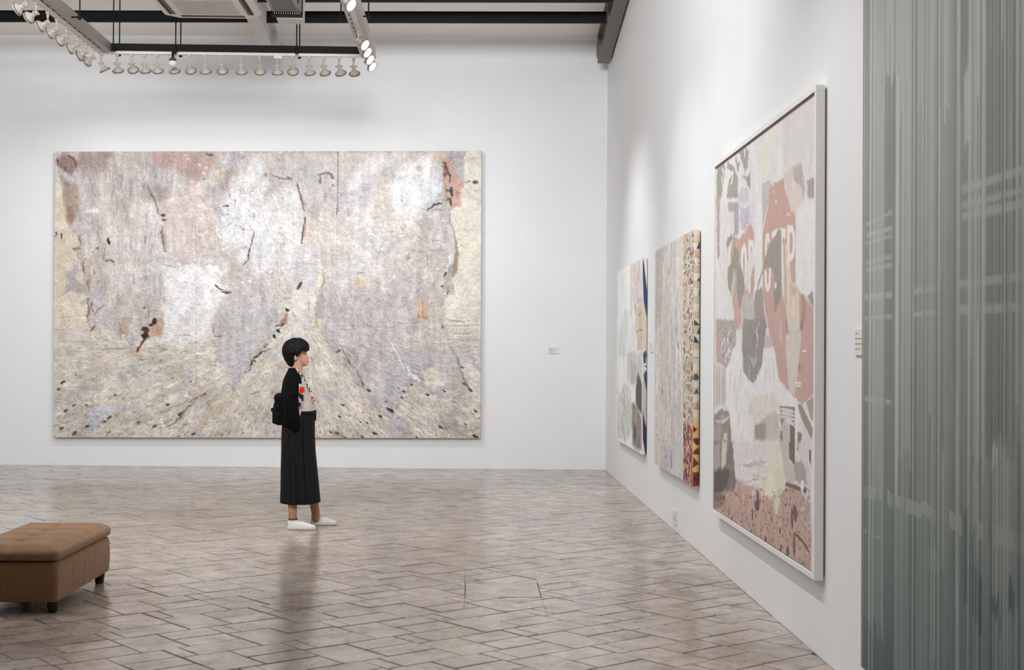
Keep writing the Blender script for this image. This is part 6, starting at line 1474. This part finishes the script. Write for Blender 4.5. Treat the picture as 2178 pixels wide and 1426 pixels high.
m.add(vs, fs); wb = m.build('waistband', M_skirt, sk_, True); s_ = wb.modifiers.new('t', 'SOLIDIFY'); s_.thickness = .004
m = MB(); c = A(669, 884, .02); m.box((c.x - .012, c.y - .035, c.z - .045), (c.x + .012, c.y + .035, c.z + .045), bev=.006); o = m.build('belt_pouch', M_black, per); tag(o, 'small black pouch at the front of the waistband')
m = MB(); d_ = (Le - Lw).normalized(); wv_ = Lw + Vector((.004, -.004, 0)); m.tube([wv_ - d_ * .004, wv_ + d_ * .012], .0305, 20); o = m.build('wristband', simple('dark_strap', (40, 34, 32), .5), per, True, 40); tag(o, 'dark band on the wrist')
# shoes
M_shoe = simple('white_canvas', (226, 219, 214), .7, spec=.25, noise=.02, nscale=60, bump=.0006); M_sole = simple('white_rubber', (214, 206, 200), .55)
def shoe(heel, yaw, L_=.245):
    s0 = bpy.data.objects.new('shoe', None); COL.objects.link(s0); s0.parent = per; s0.location = heel; s0.rotation_euler = (0, 0, yaw)
    secs = [(0, .018, .052, .07), (.012, .03, .058, .088), (.045, .034, .05, .086), (.085, .035, .04, .074), (.12, .038, .03, .068), (.16, .042, .02, .058), (.2, .043, .0, .046), (.23, .034, 0, .038), (.245, .014, 0, .03)]
    xs = [s_[0] * L_ / .245 for s_ in secs]; m = MB(); N = 40; vs, fs = [], []; K = 36
    for i in range(K + 1):
        x = xs[-1] * i / K; w = np.interp(x, xs, [s_[1] for s_ in secs]); h = np.interp(x, xs, [s_[3] for s_ in secs])
        for k in range(N):
            a = 2 * math.pi * k / N; ca, sa = math.cos(a), math.sin(a)
            vs.append((x, w * math.copysign(abs(ca) ** .7, ca), .02 + (h - .02) * max(sa, 0) ** .8 if sa > 0 else .02 + .004 * sa))
    for i in range(K):
        for k in range(N): fs.append((i * N + k, i * N + (k + 1) % N, (i + 1) * N + (k + 1) % N, (i + 1) * N + k))
    fs.append(tuple(range(N - 1, -1, -1))); fs.append(tuple(K * N + k for k in range(N))); m.add(vs, fs); m.build('upper', M_shoe, s0, True, 60)
    m = MB(); vs, fs = [], []
    for z, g in ((.001, -.003), (.004, .002), (.022, .003), (.026, -.001)):
        for i in range(K + 1): x = xs[-1] * i / K; w = np.interp(x, xs, [s_[1] for s_ in secs]) + g; vs.append((x + (g if i == K else -g if i == 0 else 0), w, z))
        for i in range(K, -1, -1): x = xs[-1] * i / K; w = np.interp(x, xs, [s_[1] for s_ in secs]) + g; vs.append((x + (g if i == K else -g if i == 0 else 0), -w, z))
    n_ = 2 * (K + 1)
    for i in range(3):
        for k in range(n_): fs.append((i * n_ + k, (i + 1) * n_ + k, (i + 1) * n_ + (k + 1) % n_, i * n_ + (k + 1) % n_))
    fs.append(tuple(range(n_))); fs.append(tuple(3 * n_ + k for k in range(n_ - 1, -1, -1))); m.add(vs, fs); m.build('sole', M_sole, s0, True, 40)
    m = MB()
    for k in range(5):
        x = .096 + .015 * k; h = np.interp(x, xs, [s_[3] for s_ in secs]) + .002; w = .021
        m.tube([(x, -w, h - .008), (x + .004, 0, h + .002), (x, w, h - .008)], .0028, 8)
    m.tube([(.09, .0, .078), (.1, -.02, .082), (.09, -.036, .07)], .0024, 8); m.tube([(.09, .0, .078), (.102, .02, .082), (.09, .034, .07)], .0024, 8)
    m.build('laces', M_plastic, s0, True)
    m = MB(); m.lathe([(.036, .0), (.04, .005), (.037, .012)], (.042, 0, .082), n=24, cap=False); o = m.build('opening_lining', simple('dark_lining', (48, 44, 42), .8), s0, True); s_ = o.modifiers.new('t', 'SOLIDIFY'); s_.thickness = .002
    return s0
h1 = A(612.5, 1127, -.165); h1.z = 0.0; shoe(h1, -.03, .232)
h2 = A(661, 1117.5, .15); h2.z = 0.0; shoe(h2, .07, .222)

# ---- backpack, hanging on her back
bp = thing('backpack', 'black backpack hanging from the shoulders of the standing woman', 'backpack', tuple(ROOT + A(596, 872)))
B0 = A(596, 872)
def rel(px, py, y=0.): return A(px, py, y) - B0
m = MB()
for px, py, rx, ry, rz in ((598, 852, .055, .13, .065), (597, 868, .062, .14, .09), (597, 885, .06, .14, .078), (594, 846, .045, .11, .04)): ball(m, rel(px, py), rx, ry, rz, 20)
lo, hi = rel(587, 904), rel(610, 840); m.box((lo.x, -.13, lo.z), (hi.x, .13, hi.z), bev=.03)
M_bag = simple('black_nylon', (8, 8, 9), .8, spec=.15, noise=.2, nscale=30, bump=.001)
fuse('bag', m, .006, M_bag, bp, 3)
m = MB(); lo, hi = rel(582, 901), rel(592, 872); m.box((lo.x, -.105, lo.z), (hi.x, .105, hi.z), bev=.016); m.build('front_pocket', M_bag, bp, True, 40)
m = MB(); m.tube([rel(584.5, 873, -.12), rel(582.5, 871.5, 0), rel(584.5, 873, .12)], .004, 8); m.build('zip', simple('zip_grey', (40, 40, 42), .4), bp)
m = MB(); m.tube([rel(604, 838, -.03), rel(603, 832.5, -.028), rel(602, 831.5, 0), rel(603, 832.5, .028), rel(604, 838, .03)], .006, 8); m.build('handle', M_bag, bp, True)
for s_ in (-1, 1):
    m = MB(); pts = [rel(602, 838, s_ * .09), rel(607, 815, s_ * .10), rel(613, 800, s_ * .105), rel(622, 794, s_ * .108), rel(631, 799, s_ * .115), rel(634.5, 812, s_ * .135), rel(634, 832, s_ * .165), rel(628, 862, s_ * .182), rel(612, 888, s_ * .165), rel(604, 898, s_ * .12)]
    q = [Vector(p) for p in pts]; m.tube([q[0]] + q[1:], .013, 10); m.build('strap', M_bag, bp, True)
m = MB(); m.box(tuple(rel(578, 873) + Vector((-.004, -.02, -.012))), tuple(rel(580, 871) + Vector((.006, .02, .012))), bev=.003); m.build('buckle', M_bag, bp)
m = MB(); c = rel(612, 879, -.155); m.box(tuple(c - Vector((.005, .012, .008))), tuple(c + Vector((.005, .004, .008))), bev=.002); o = m.build('zip_pull', simple('orange_pull', (150, 62, 40), .6), bp); tag(o, 'small dull orange zip pull')
